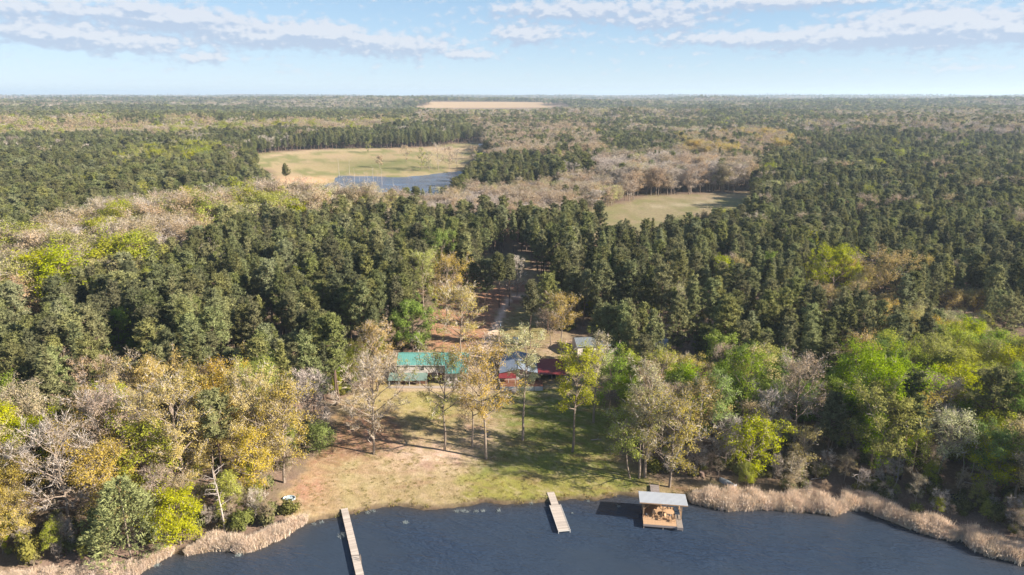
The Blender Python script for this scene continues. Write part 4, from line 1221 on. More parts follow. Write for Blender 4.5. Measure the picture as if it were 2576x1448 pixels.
    gn_instances('undergrowth', np.stack([ux, uy, uz - .05], 1), np.stack([np.zeros(m), np.zeros(m), rng.uniform(0, 6.28, m)], 1), np.stack([f, f, f], 1), idx, src_col, 'low tangled undergrowth on the shaded forest floor')

build_woods()

# ------------------------------------------------------------------ reeds
reed_col = bpy.data.collections.new('reed_sources')
for s_ in range(4):
    g = TreeGeo(40 + s_); r = g.r; n = 46
    b = np.concatenate([r.normal(0, .32, (n, 2)), np.zeros((n, 1))], 1)
    dr = np.concatenate([r.normal(0, .30, (n, 2)), np.ones((n, 1))], 1)
    g.spikes(b, dr, 1.75, .10, face=r.normal(0, .5, (n, 3)) + np.array([.7, -.6, .4]))
    mid_ = b + dr * r.uniform(.5, 1.2, (n, 1))
    g.spikes(mid_, r.normal(0, 1, (n, 3)) + np.array([0, 0, .7]), .55, .09)
    lv, lt, lq, o_ = g.loose(g.leaf, 0)
    o = bpy.data.objects.new('reed_%03d' % s_, mesh_np('reed', lv, [lt], [M['reed']])); reed_col.objects.link(o)

def reeds(v0, v1, depth, n, label, hmul=1.0, off=0.0):
    rng = np.random.default_rng(abs(int(v0)) + 1)
    pts = np.array([p for p, q in zip(SHORE, SHORE_V)]); vv = np.array([q[0] for q in SHORE_V], float)
    tv = rng.uniform(v0, v1, n)
    bx, by = np.interp(tv, vv, pts[:, 0]), np.interp(tv, vv, pts[:, 1])
    e = (tv - v0) / (v1 - v0); end = np.clip(np.minimum(e, 1 - e) * 9, .25, 1)
    gp = vnoise(tv / 16.0, tv * 0 + 5, 9); kp = gp + rng.uniform(-.25, .25, n) > .12
    dd = off + rng.uniform(0, 1, n) * depth * end * (.7 + .6 * vnoise(tv / 45.0, tv * 0, 3))
    bx2, by2 = bx + dd * .12 * np.sign(bx), by + dd
    bz = np.minimum(terr(bx2, by2), .4); bz = np.maximum(bz, -.25)
    f = rng.uniform(.75, 1.15, n) * hmul * (.62 + .6 * vnoise(bx2 * .8, by2 * .8, 12))
    bx2, by2, bz, f = bx2[kp], by2[kp], bz[kp], f[kp]; n = len(f)
    gn_instances('reeds', np.stack([bx2, by2, bz], 1), np.stack([np.zeros(n), np.zeros(n), rng.uniform(0, 6.28, n)], 1), np.stack([f, f, f], 1), rng.integers(0, 4, n), reed_col, label)
reeds(1738, 2128, 4.2, 1500, 'dry tan reeds along the bank beside the pavilion')
reeds(2118, 2412, 4.6, 1150, 'dry pinkish reeds along the bank below the big green trees')
reeds(2420, 2720, 4.6, 1100, 'dry tan reeds on the point past the gap in the bank')
reeds(472, 768, 2.6, 900, 'dry tan reeds between the dead white tree and the long dock', .85)
reeds(-150, 432, 2.2, 900, 'low straw coloured reeds below the olive cedar', .7)

# grass tufts that break up the mown lawn
tuft_col = bpy.data.collections.new('tuft_sources')
M['lawn'] = mat_leaf('lawn_tufts', (.27, .225, .085), .03, .5, .25)
for s_ in range(3):
    g = TreeGeo(140 + s_); r = g.r; n = 34
    b = np.concatenate([r.normal(0, .34, (n, 2)), np.zeros((n, 1))], 1)
    g.spikes(b, np.concatenate([r.normal(0, .55, (n, 2)), np.ones((n, 1))], 1), .42, .10)
    lv, lt, lq, o_ = g.loose(g.leaf, 0)
    tuft_col.objects.link(bpy.data.objects.new('tuft_%03d' % s_, mesh_np('tuft', lv, [lt], [M['lawn']])))
rng = np.random.default_rng(5)
n = 8000
tx, ty = rng.uniform(-52, 45, n), rng.uniform(100, 215, n)
tzz = terr(tx, ty); bx_, by_ = proj(tx, ty, tzz)
sh_ = lake_s(tx, ty)
k_ = (sdist(bx_, by_, CLEARING) > 4) & (sh_ > .3) & ((vnoise(tx * .3, ty * .3, 6) > .42) | (sh_ < 1.5))
for (x0, x1, y0, y1) in ((-33, -9, 160, 176), (-4, 15, 159, 179)): k_ &= ~((tx > x0) & (tx < x1) & (ty > y0) & (ty < y1))
tx, ty, tzz, sh_ = tx[k_], ty[k_], tzz[k_], sh_[k_]; n = len(tx)
f = rng.uniform(.3, .75, n) * np.where(sh_ < 1.5, 1.5, .8)
gn_instances('grass', np.stack([tx, ty, tzz - .01], 1), np.stack([np.zeros(n), np.zeros(n), rng.uniform(0, 6.28, n)], 1), np.stack([f, f, f * .8], 1), rng.integers(0, 3, n), tuft_col, 'dry grass tufts dotted over the mown lawn and bank')

# ------------------------------------------------------------------ docks
def rail_frame(a, b):
    """origin a, local +y towards b"""
    return atan2(-(b[0] - a[0]), b[1] - a[1]), math.hypot(b[0] - a[0], b[1] - a[1])

def deck_planks(root, x0, x1, y0, y1, z, mat, along='y', pitch=.145, th=.04, rnd=None):
    """planks laid across x, repeated along y (or the other way)"""
    rnd = rnd or random.Random(3)
    if along == 'y':
        me = MB().box(x0, x1, -.065, .065, -th, 0).mesh('plank', mat)
        n = int((y1 - y0) / pitch)
        for k in range(n):
            o = link('plank', me, root, (rnd.uniform(-.015, .015), y0 + (k + .5) * (y1 - y0) / n, z + rnd.uniform(-.004, .004)))
    else:
        me = MB().box(-.065, .065, y0, y1, -th, 0).mesh('plank', mat)
        n = int((x1 - x0) / pitch)
        for k in range(n):
            link('plank', me, root, (x0 + (k + .5) * (x1 - x0) / n, rnd.uniform(-.015, .015), z + rnd.uniform(-.004, .004)))

def stringers(root, xs, y0, y1, z, mat=None):
    for xx in xs:
        MB().box(xx - .04, xx + .04, y0, y1, z - .22, z - .042).build('joist', mat or M['pile'], root)

def piles(root, pts, ztop, mat=None, r=.085, zb=-1.9):
    me = MB().cyl((0, 0, zb), (0, 0, ztop), r).mesh('pile', mat or M['pile'])
    for (px, py) in pts: link('pile', me, root, (px, py, 0))

# long narrow dock: its landward end lies on the bank, it runs on past the frame
A = np.array(unproj_src(1008.6, 1490, .62)); B = np.array(unproj_src(1054.8, 1686, .62))
rz, L = rail_frame(A, B); L += 6.0
dk = empty('long_dock', (A[0], A[1], 0), rz)
tag(dk, 'long narrow weathered plank dock running out from the dry lawn', 'dock')
deck_planks(dk, -.62, .62, 0, L, .62, M['wood'])
stringers(dk, (-.52, 0, .52), 0.05, L - .05, .62)
piles(dk, [(sx * .56, yy) for yy in np.arange(1.0, L, 2.6) for sx in (-1, 1)], .575)
lad = MB()
for sy in (0, .5): lad.bar((-.70, 15.6 + sy, -1.2), (-.70, 15.6 + sy, 1.45), .05)
for k in range(6): lad.bar((-.70, 15.6, -1.0 + k * .3), (-.70, 16.1, -1.0 + k * .3), .04)
lad.bar((-.70, 15.6, 1.42), (-.45, 15.6, .62), .04); lad.bar((-.70, 16.1, 1.42), (-.45, 16.1, .62), .04)
lad.build('ladder', M['pile'], dk)
MB().bar((-.62, 14.7, .65), (.60, 14.2, .65), .05, .05).build('hose', M['rubber'], dk)

# short dock in two widths
A = np.array(unproj_src(1612.8, 1442.3, .55)); A2 = np.array(unproj_src(1626.5, 1479.5, .55)); B = np.array(unproj_src(1653, 1554.7, .5))
w2 = np.linalg.norm(np.array(unproj_src(1671, 1553.5, .5)) - np.array(unproj_src(1635, 1555.9, .5)))
rz, L = rail_frame(A, B); L1 = np.linalg.norm(A2 - A)
dk = empty('short_dock', (A[0], A[1], 0), rz)
tag(dk, 'short pale plank dock that widens towards its outer end', 'dock')
deck_planks(dk, -.70, .70, 0, L1 - .02, .55, M['wood'], rnd=random.Random(5))
deck_planks(dk, -w2 / 2 + .1, w2 / 2 - .1, L1, L, .50, M['wood'], rnd=random.Random(6))
stringers(dk, (-.6, .6), .05, L1 - .03, .55); stringers(dk, (-.8, 0, .8), L1, L, .50)
for sx in (-1, 1): MB().box(min(sx * (w2 / 2 - .09), sx * (w2 / 2)), max(sx * (w2 / 2 - .09), sx * (w2 / 2)), L1 - .02, L + .02, .36, .545).build('edge_trim', M['trim_white'], dk)
MB().box(-w2 / 2 + .1, w2 / 2 - .1, L + .005, L + .07, .34, .53).build('end_trim', M['trim_white'], dk)
piles(dk, [(sx * .6, yy) for yy in (1.0, L1 - .6) for sx in (-1, 1)], .50)
piles(dk, [(sx * (w2 / 2 - .2), yy) for yy in np.arange(L1 + 1.0, L - .3, 1.9) for sx in (-1, 1)], .45)
piles(dk, [(sx * (w2 / 2 - .06), L + .02) for sx in (-1, 1)], .62, M['trim_white'], .07)

# ------------------------------------------------------------------ roofed pavilion on the water
ZD = .85
FL = np.array(unproj_src(1885, 1535.5, ZD)); FR = np.array(unproj_src(2001, 1544.5, ZD))
rz = atan2(FR[1] - FL[1], FR[0] - FL[0]); WD = np.linalg.norm(FR - FL)
pv = empty('boat_pavilion', (FL[0], FL[1], 0), rz)
tag(pv, 'open timber pavilion on piles with corrugated silver roof over the water', 'pavilion')
DP = 5.9                                   # deck depth
XM = WD - 1.05
deck_planks(pv, 0, XM - .03, 0, DP, ZD, M['wood_new'], 'y', rnd=random.Random(8))
lat = MB()                                  # pale slatted strip beside the deck
for k in range(9): lat.box(XM + .02 + k * .115, XM + .09 + k * .115, -.25, DP * .62, ZD - .03, ZD)
for k in range(30): lat.box(XM + .02, WD, -.23 + k * .13, -.17 + k * .13, ZD + .001, ZD + .025)
lat.build('lattice_strip', M['concrete'], pv)
MB().box(-.02, XM, -.09, -.02, ZD - .42, ZD - .03).build('front_beam', M['wood_grey'], pv)
MB().box(XM + .01, WD + .02, -.35, -.27, ZD - .5, ZD).build('front_skirt', M['wood_grey'], pv)
stringers(pv, np.linspace(.1, WD - .1, 5), .05, DP - .05, ZD, M['wood_grey'])
piles(pv, [(a, b) for a in (.08, WD * .5, WD - .08) for b in (.02, DP * .55, DP - .1)], ZD - .05, M['wood_grey'], .09)
ZF, ZB = 4.05, 3.55                        # roof heights front and back
yF, yB = 1.75, DP + .35
xl, xr = -.75, WD + .85
def roof_z(yy): return ZF + (ZB - ZF) * (yy - yF) / (yB - yF)
for (px, py, nm) in ((.1, 2.1, 'post'), (WD * .5, 2.1, 'post'), (WD - .15, 2.1, 'post'), (.1, DP - .15, 'post'), (WD * .5, DP - .15, 'post'), (WD - .15, DP - .15, 'post')):
    MB().box(px - .075, px + .075, py - .075, py + .075, ZD - .02, roof_z(py) - .16).build(nm, M['wood_new'], pv)
for py in (2.1, DP - .15):
    MB().box(xl + .2, xr - .2, py - .06, py + .06, roof_z(py) - .28, roof_z(py) - .09).build('beam', M['wood_new'], pv)
for px in np.linspace(xl + .15, xr - .15, 8):
    MB().bar((px, yF + .02, ZF - .06), (px, yB - .02, ZB - .06), .05, .12).build('rafter', M['wood_new'], pv)
for (px, sx) in ((.1, 1), (WD * .5, -1), (WD * .5, 1), (WD - .15, -1)):
    MB().bar((px, 2.1, 2.5), (px + sx * 1.2, 2.1, roof_z(2.1) - .25), .09).build('brace', M['wood_new'], pv)
    MB().bar((px, DP - .15, 2.2), (px + sx * 1.2, DP - .15, roof_z(DP) - .25), .09).build('brace', M['wood_new'], pv)
rm = MB(); n = int((xr - xl) / .2)
for k in range(n):                          # corrugated sheet
    a = xl + (xr - xl) * k / n; b_ = xl + (xr - xl) * (k + .5) / n; c_ = xl + (xr - xl) * (k + 1) / n
    for (u0, u1, h0, h1) in ((a, b_, 0, .035), (b_, c_, .035, 0)):
        rm.hexa([(u0, yF, ZF + h0 - .012), (u1, yF, ZF + h1 - .012), (u1, yB, ZB + h1 - .012), (u0, yB, ZB + h0 - .012),
                 (u0, yF, ZF + h0), (u1, yF, ZF + h1), (u1, yB, ZB + h1), (u0, yB, ZB + h0)])
rm.build('roof', M['metal_white'], pv)
MB().box(xl, xr, yF - .05, yF - .005, ZF - .16, ZF - .015).build('fascia', M['wood_new'], pv)
for k in range(8):                          # board screens at the back and side
    MB().box(.06, .10, 2.3, DP - .3, ZD + .05 + k * .19, ZD + .21 + k * .19).build('side_board', M['wood_new'], pv)
    MB().box(.25, WD * .52, DP - .06, DP - .02, ZD + .05 + k * .19, ZD + .21 + k * .19).build('screen_board', M['wood_new'], pv)
for k in range(3):
    MB().box(WD * .56, WD - .25, DP - .06, DP - .02, ZD + .35 + k * .3, ZD + .45 + k * .3).build('rail', M['wood_new'], pv)
for k in range(4):
    MB().box(WD - .19, WD - .12, 2.3, DP - .3, ZD + .25 + k * .25, ZD + .34 + k * .25).build('rail', M['wood_new'], pv)

def place_on(root, name, lx, ly, lrz, z):
    c, s = cos(rz), sin(rz)
    o = empty(name, (root.location.x + lx * c - ly * s, root.location.y + lx * s + ly * c, z), rz + lrz)
    return o
def lounge(lx, ly, lrz, label):
    o = place_on(pv, 'deck_chair', lx, ly, lrz, ZD)
    tag(o, label, 'chair')
    for k in range(5): MB().box(-.27 + k * .11, -.18 + k * .11, -.28, .26, .33, .36).build('seat_slat', M['wood_new'], o)
    for k in range(5): MB().bar((-.22 + k * .11, .25, .34), (-.22 + k * .11, .52, .98), .09, .025, (0, 1, 0)).build('back_slat', M['wood_new'], o)
    for sx in (-.33, .33):
        MB().box(sx - .05, sx + .05, -.32, .38, .55, .58).build('armrest', M['wood_new'], o)
        for yy in (-.28, .34): MB().box(sx - .03, sx + .03, yy - .03, yy + .03, 0, .555).build('leg', M['wood_new'], o)
lounge(2.1, 2.5, .3, 'wooden slat chair under the pavilion roof by the board screen')
lounge(3.1, 1.7, -.5, 'wooden slat chair facing the water at the pavilion middle post')
lounge(4.3, 2.0, .9, 'wooden slat chair between the round table and the middle post')
lounge(5.2, 1.4, -1.0, 'wooden slat chair at the pale slatted strip of the pavilion')
tb = place_on(pv, 'round_table', 4.9, 3.3, 0, ZD); tag(tb, 'round wooden table under the pavilion roof', 'table')
MB().cyl((0, 0, .70), (0, 0, .75), .78, n=20).build('tabletop', M['wood_new'], tb)
MB().cyl((0, 0, .03), (0, 0, .70), .08).build('pedestal', M['wood_grey'], tb); MB().box(-.35, .35, -.35, .35, 0, .04).build('foot', M['wood_grey'], tb)
bn = place_on(pv, 'grill', .55, 2.0, 0, ZD); tag(bn, 'dark kettle grill at the pavilion corner post', 'grill')
MB().cyl((0, 0, .55), (0, 0, .72), .16, .27, 10).build('bowl', M['rubber'], bn); MB().cyl((0, 0, .72), (0, 0, .9), .27, .08, 10).build('lid', M['rubber'], bn)
for k in range(3): MB().bar((cos(k * 2.1) * .26, sin(k * 2.1) * .26, 0), (cos(k * 2.1) * .12, sin(k * 2.1) * .12, .58), .03).build('leg', M['rubber'], bn)
bx = place_on(pv, 'storage_bench', 1.9, 5.2, 0, ZD); tag(bx, 'long board bench against the pavilion screen', 'bench')
for k in range(4): MB().box(-.95, .95, -.36 + k * .15, -.23 + k * .15, .41, .45).build('seat_board', M['wood_new'], bx)
for sx in (-.8, .8): MB().box(sx - .04, sx + .04, -.33, .2, 0, .408).build('leg', M['wood_grey'], bx)

# gangway from the bank
GA = np.array(unproj_src(1917, 1421, .85)); c, s_ = cos(rz), sin(rz)
lx = (GA[0] - FL[0]) * c + (GA[1] - FL[1]) * s_; ly = -(GA[0] - FL[0]) * s_ + (GA[1] - FL[1]) * c
gw = place_on(pv, 'gangway', lx, DP + .02, 0, 0)
tag(gw, 'grey board gangway from the bank to the pavilion', 'gangway')
deck_planks(gw, -.85, .85, 0, ly - DP, ZD, M['wood_grey'], rnd=random.Random(11))
stringers(gw, (-.7, .7), 0.02, ly - DP, ZD); piles(gw, [(-.7, 1.5), (.7, 1.5), (-.7, ly - DP - .4), (.7, ly - DP - .4)], ZD - .06)
piles(gw, [(-.9, ly - DP - .1), (.9, ly - DP - .1)], ZD + .75, M['wood_new'], .05, .1)

# ------------------------------------------------------------------ houses
def ribbed(mb, a, b, c_, d, n, th=.05, rib=.045):
    """sheet a(left eave) b(right eave) c(right top) d(left top) with n raised seams"""
    a, b, c_, d = (Vector(p) for p in (a, b, c_, d))
    mb.slab(a, b, c_, d, th)
    for k in range(n + 1):
        t_ = min(max(k / n, .004), .996); p, q = a.lerp(b, t_), d.lerp(c_, t_)
        mb.bar(p + Vector((0, 0, rib * .4)), q + Vector((0, 0, rib * .4)), .05, rib)
    return mb

def window(parent, x, y, z, w, h, cols=1, face=-1, name='window'):
    """window in a wall facing -y, centred at x, sill z"""
    fr = MB(); d0, d1 = y - .07, y + .01
    fr.box(x - w / 2, x + w / 2, d0, d1, z, z + .08).box(x - w / 2, x + w / 2, d0, d1, z + h - .08, z + h)
    fr.box(x - w / 2, x - w / 2 + .08, d0, d1, z + .08, z + h - .08).box(x + w / 2 - .08, x + w / 2, d0, d1, z + .08, z + h - .08)
    for k in range(1, cols): fr.box(x - w / 2 + w * k / cols - .035, x - w / 2 + w * k / cols + .035, d0, d1, z + .08, z + h - .08)
    fr.box(x - w / 2 + .08, x + w / 2 - .08, d0 + .01, d1, z + h * .5 - .025, z + h * .5 + .025)
    f = fr.build(name, M['trim_white'], parent)
    MB().box(x - w / 2 + .06, x + w / 2 - .06, y - .03, y + .005, z + .06, z + h - .06).build('pane', M['glass'], f)

# two-storey house with the green roof
gz = tz(-20, 166) - .05
hs = empty('green_roofed_house', (-20, 166, gz)); tag(hs, 'long two-storey house with green metal roof and beige siding', 'house')
X0, X1, X2, XP = -9.8, 2.6, 8.2, -2.0             # left wall, end of the upper wall, right end (local, metres)
zU, zE, zR = 4.75 - gz + .05, 7.05 - gz, 8.75 - gz
MB().box(X0, X1, 0, 8.4, 0, zU).build('lower_wall', M['brick'], hs)
MB().box(X0, X1, .0, 8.4, zU + .002, zE).build('upper_wall', M['siding'], hs)
MB().box(X1 + .005, X2, -2.3, 8.4, 0, 5.55 - gz).build('wing_wall', M['siding'], hs)
cl_ = MB()
for k in range(int((zE - zU) / .2)): cl_.box(X0 - .012, X1 - .01, -.022, -.003, zU + .02 + k * .2, zU + .19 + k * .2)
cl_.build('clapboards', M['siding'], hs)
for gx_ in (X0, X2):
    MB().hexa([(gx_ - .01, 0, zE - .9), (gx_ + .1, 0, zE - .9), (gx_ + .1, 8.4, zE - .9), (gx_ - .01, 8.4, zE - .9), (gx_ - .01, 4.15, zR - .12), (gx_ + .1, 4.15, zR - .12), (gx_ + .1, 4.25, zR - .12), (gx_ - .01, 4.25, zR - .12)]).build('gable', M['siding'], hs)
rf = MB()
sl = (zR - zE) / 4.7
ribbed(rf, (X0 - .45, -.28, zE - .02), (X1 + .1, -.28, zE - .02), (X1 + .1, 4.2, zR), (X0 - .45, 4.2, zR), 22)
ribbed(rf, (X1 + .1, -3.3, zE - 2.8 * sl), (X2 + .45, -3.3, zE - 2.8 * sl), (X2 + .45, 4.2, zR), (X1 + .1, 4.2, zR), 40)
ribbed(rf, (X2 + .45, 8.9, zE), (X0 - .45, 8.9, zE), (X0 - .45, 4.2, zR), (X2 + .45, 4.2, zR), 60)
roof = rf.build('roof', M['roof_green'], hs)
MB().bar((X0 - .45, 4.2, zR + .03), (X2 + .45, 4.2, zR + .03), .3, .06).build('ridge_cap', M['roof_green'], roof)
MB().cyl((-5.1, 5.0, zR - .5), (-5.1, 5.0, zR + .75), .14).build('flue', M['trim_white'], roof)
MB().box(X0 - .47, X1 + .1, -.33, -.285, zE - .16, zE + .01).build('fascia', M['trim_white'], hs)
pr = MB(); ribbed(pr, (X0 - 2.2, -3.3, 4.05 - gz), (XP, -3.3, 4.05 - gz), (XP, -.03, zU + .05), (X0 - 2.2, -.03, zU + .05), 26)
pr.build('porch_roof', M['roof_dark'], hs)
for px in (X0 - 1.9, X0 + .6, X0 + 3.3, X0 + 6.0, XP - .2): MB().box(px - .07, px + .07, -3.1, -2.96, 0, 4.02 - gz).build('porch_post', M['trim_white'], hs)
MB().box(X0 - 1.5, XP - .05, -1.9, -.05, 0, .95).build('porch_wall', M['brick'], hs)
for k in range(3): window(hs, X0 + .6 + k * 1.15, -1.92, .98, 1.0, 1.0)
window(hs, X0 + 5.2, -1.92, .98, .95, 1.0)
window(hs, X0 + 2.0, -.02, zU + .75, 1.15, 1.15); window(hs, X0 + 6.3, -.02, zU + .75, 1.15, 1.15); window(hs, X0 + 10.4, -.02, zU + .75, 1.15, 1.15); window(hs, X0 + 9.6, -.02, .9, 1.5, 1.1, 2)
for k in range(2): window(hs, X1 + 1.9 + k * 2.4, -2.32, .9, 1.5, 1.2, 2)
MB().box(X1 + .1, X1 + 1.0, -2.36, -2.31, 0.02, 2.05).build('door', M['trim_white'], hs)
MB().box(X0 - 2.3, X2 + .6, -4.6, -3.4, -.4, .07).build('patio_slab', M['concrete'], hs)

# grey-roofed cabin
gz = tz(2, 165) - .05
cb_ = empty('grey_roofed_cabin', (1.7, 165.5, gz)); tag(cb_, 'low cabin with grey metal gable roof and red porch awning', 'cabin')
W2, DPT, zE, zR = 4.5, 11.6, 2.75, 3.95
MB().box(-W2, W2, 0, DPT, .0, zE - .05).build('wall', M['siding_pink'], cb_)
MB().hexa([(-W2, -.0, zE - .045), (W2, 0, zE - .045), (W2, .1, zE - .045), (-W2, .1, zE - .045), (-.05, 0, zR - .1), (.05, 0, zR - .1), (.05, .1, zR - .1), (-.05, .1, zR - .1)]).build('gable', M['siding_pink'], cb_)
rf = MB()
ribbed(rf, (-W2 - .5, DPT + .5, zE - .05), (-W2 - .5, -.6, zE - .05), (0, -.6, zR), (0, DPT + .5, zR), 26)
ribbed(rf, (W2 + .5, -.6, zE - .05), (W2 + .5, DPT + .5, zE - .05), (0, DPT + .5, zR), (0, -.6, zR), 26)
roof = rf.build('roof', M['metal_grey'], cb_)
MB().bar((0, -.6, zR + .02), (0, DPT + .5, zR + .02), .34, .05).build('ridge_cap', M['metal_grey'], roof)
aw = MB(); ribbed(aw, (-W2 - .6, -2.1, 1.95), (-.6, -2.1, 1.95), (-.6, -.03, 2.62), (-W2 - .6, -.03, 2.62), 14); aw.build('awning', M['roof_red'], cb_)
for px in (-W2 - .4, -2.6, -.8): MB().box(px - .05, px + .05, -2.02, -1.92, .0, 1.93).build('awning_post', M['trim_white'], cb_)
window(cb_, 1.0, -.02, 1.0, 1.0, 1.0); window(cb_, 2.6, -.02, 1.0, 1.3, 1.0, 2); window(cb_, -2.2, -.02, 1.0, 1.3, 1.0, 2)
MB().box(-.55, .35, -.06, -.004, .62, 2.5).build('door', M['trim_white'], cb_)
deck = MB().box(-W2 - .2, W2 + 1.7, -5.2, -.08, .46, .50)
deck.build('deck_frame', M['deck_red'], cb_)
me = MB().box(-W2 - .25, W2 + 1.75, -.067, .067, .503, .54).mesh('deck_board', M['deck_red'])
for k in range(34): link('deck_board', me, cb_, (0, -5.1 + k * .148, 0))
sk = MB(); n = 60
for k in range(n):
    a = -W2 - .2 + (2 * W2 + 1.9) * k / n; b_ = -W2 - .2 + (2 * W2 + 1.9) * (k + .62) / n
    sk.box(a, b_, -5.27, -5.225, -.25, .98)
sk.box(-W2 - .2, W2 + 1.7, -5.222, -5.205, -.25, .95)
sk.build('corrugated_skirt', M['metal_white'], cb_)
for px in np.linspace(-W2 - .2, W2 + 1.7, 6): MB().box(px - .05, px + .05, -5.36, -5.28, -.3, 1.12).build('rail_post', M['wood_grey'], cb_)
st = MB()
for k in range(4): st.box(-1.9, -.6, -5.5 - k * .28, -5.38 - k * .28 + .14, .32 - k * .12 - .05, .36 - k * .12)
st.build('steps', M['wood_grey'], cb_)

cp = empty('red_roofed_carport', (10.4, 165, tz(10, 168) - .05)); tag(cp, 'open carport with red metal roof next to the grey-roofed cabin', 'carport')
rf = MB(); ribbed(rf, (-3.6, -.4, 2.45), (3.7, -.4, 2.35), (3.7, 9.0, 3.0), (-3.6, 9.0, 3.1), 24); rf.build('roof', M['roof_red'], cp)
for px in (-3.3, 0, 3.4):
    for py in (0, 4.4, 8.7): MB().box(px - .06, px + .06, py - .06, py + .06, -.2, 2.32 + py * .06).build('post', M['wood_grey'], cp)
MB().box(-3.4, 3.4, 8.78, 8.86, 0, 2.6).build('back_wall', M['siding_pink'], cp)
MB().box(-3.5, 3.6, -.04, .05, 2.18, 2.32).build('beam', M['wood_grey'], cp)

def car(name, x, y, rz_, body, label, cat='car'):
    z = tz(x, y)
    o = empty(name, (x, y, z), rz_); tag(o, label, cat)
    b = MB()
    b.hexa([(-.85, -2.2, .32), (.85, -2.2, .32), (.85, 2.2, .32), (-.85, 2.2, .32), (-.8, -2.1, .92), (.8, -2.1, .92), (.8, 2.12, .95), (-.8, 2.12, .95)])
    bo = b.build('body', body, o)
    MB().hexa([(-.74, -1.1, .925), (.74, -1.1, .925), (.74, 1.6, .945), (-.74, 1.6, .945), (-.6, -.4, 1.45), (.6, -.4, 1.45), (.6, 1.0, 1.45), (-.6, 1.0, 1.45)]).build('windows', M['glass'], o)
    MB().box(-.6, .6, -.4, 1.0, 1.452, 1.5).build('roof', body, o)
    for sx in (-.8, .8):
        for yy in (-1.35, 1.35): MB().cyl((sx - .1, yy, .33), (sx + .1, yy, .33), .33, n=14).build('wheel', M['rubber'], o)
car('parked_car', 10.6, 168.6, .05, M['dark'], 'dark car parked in the shade of the red-roofed carport')

# grey sheds between the trees
def shed(x, y, rz_, w, d, h, rise, label, wall, roofm, name='shed'):
    o = empty(name, (x, y, tz(x, y) - .1), rz_); tag(o, label, 'shed')
    MB().box(-w / 2, w / 2, -d / 2, d / 2, 0, h).build('wall', wall, o)
    for sx in (-w / 2 + .02, w / 2 - .12):
        MB().hexa([(sx, -d / 2, h + .003), (sx + .1, -d / 2, h + .003), (sx + .1, d / 2, h + .003), (sx, d / 2, h + .003), (sx, -.05, h + rise - .1), (sx + .1, -.05, h + rise - .1), (sx + .1, .05, h + rise - .1), (sx, .05, h + rise - .1)]).build('gable', wall, o)
    rf = MB(); n = int(w / .4)
    ribbed(rf, (-w / 2 - .3, -d / 2 - .4, h + .0), (w / 2 + .3, -d / 2 - .4, h), (w / 2 + .3, 0, h + rise), (-w / 2 - .3, 0, h + rise), n)
    ribbed(rf, (w / 2 + .3, d / 2 + .4, h), (-w / 2 - .3, d / 2 + .4, h), (-w / 2 - .3, 0, h + rise), (w / 2 + .3, 0, h + rise), n)
    rf.build('roof', roofm, o)
    window(o, -w * .22, -d / 2 - .02, 1.0, 1.1, 1.0); MB().box(w * .1, w * .1 + .95, -d / 2 - .06, -d / 2 - .005, .03, 2.1).build('door', M['trim_white'], o)
shed(24.0, 187.0, .12, 11.5, 7.5, 2.9, 1.4, 'grey-blue roofed shed partly hidden by a thin pale tree', M['siding'], M['shed'])
shed(41.0, 186.5, -.10, 8.0, 6.0, 2.8, 1.2, 'pale grey roofed shed among the pines', M['siding'], M['metal_grey'])
shed(56.5, 186.0, .35, 5.0, 4.0, 2.4, .9, 'small outbuilding with a blue roof under the pines', M['wood_grey'], M['blue'])
car('parked_car', 35.0, 183.0, .9, M['trim_white'], 'white car parked between the grey sheds')
x, y, z = ground_at(1297, 862)
wh = empty('pump_house', (x, y, z)); tag(wh, 'tiny white pump house on the grass by the utility pole', 'shed')
MB().box(-.7, .7, -.6, .6, -.1, 1.2).build('wall', M['trim_white'], wh)
MB().slab((-.85, -.75, 1.25), (.85, -.75, 1.25), (.85, .75, 1.45), (-.85, .75, 1.45), .06).build('roof', M['metal_white'], wh)
MB().box(-.2, .3, -.64, -.605, .0, 1.0).build('door', M['wood_grey'], wh)

# utility pole
x, y, z = ground_at(1256, 876)
up = empty('utility_pole', (x, y, z)); tag(up, 'wooden utility pole with crossarm and transformer beside the drive', 'utility pole')
MB().cyl((0, 0, -.3), (0, 0, 8.8), .15, .10).build('pole', M['pile'], up)
MB().box(-.9, .9, -.16, -.06, 8.1, 8.22).build('crossarm', M['wood_grey'], up)
MB().cyl((.32, 0, 6.9), (.32, 0, 7.7), .2).build('transformer', M['metal_grey'], up)
for px in (-.8, 0.25, .8): MB().cyl((px, -.11, 8.22), (px, -.11, 8.4), .04).build('insulator', M['trim_white'], up)

# ------------------------------------------------------------------ small things on the shore
def hull(name, mat, L, Wd, Hh, inverted, n=14, m_=8):
    V, F = [], []
    for i in range(n + 1):
        t_ = i / n; ww = Wd / 2 * (max(0.02, sin(pi * min(1, .08 + t_ * .62)) if t_ < .75 else (1 - ((t_ - .75) / .25) ** 2 * .98) * sin(pi * .545)))
        for j in range(m_ + 1):
            a = pi * j / m_
            zz = sin(a) ** .7 * Hh * (1 - .25 * t_ ** 3)
            V.append(((-cos(a)) * ww, (t_ - .5) * L, zz if inverted else Hh - zz))
    for i in range(n):
        for j in range(m_):
            q = i * (m_ + 1) + j; F.append((q, q + 1, q + m_ + 2, q + m_ + 1))
    F.append(tuple(range(m_, -1, -1))); F.append(tuple(n * (m_ + 1) + j for j in range(m_ + 1)))
    me = bpy.data.meshes.new(name); me.from_pydata(V, [], F); me.materials.append(mat); me.update()
    for p_ in me.polygons: p_.use_smooth = True
    return me
x, y, z = ground_at(1828, 1216)
bo = empty('upturned_boat', (x, y, z - .02), radians(38)); tag(bo, 'grey upturned boat lying on the grass behind the reeds', 'boat')
link('hull', hull('hull', M['boat'], 3.6, 1.5, .62, True), bo)
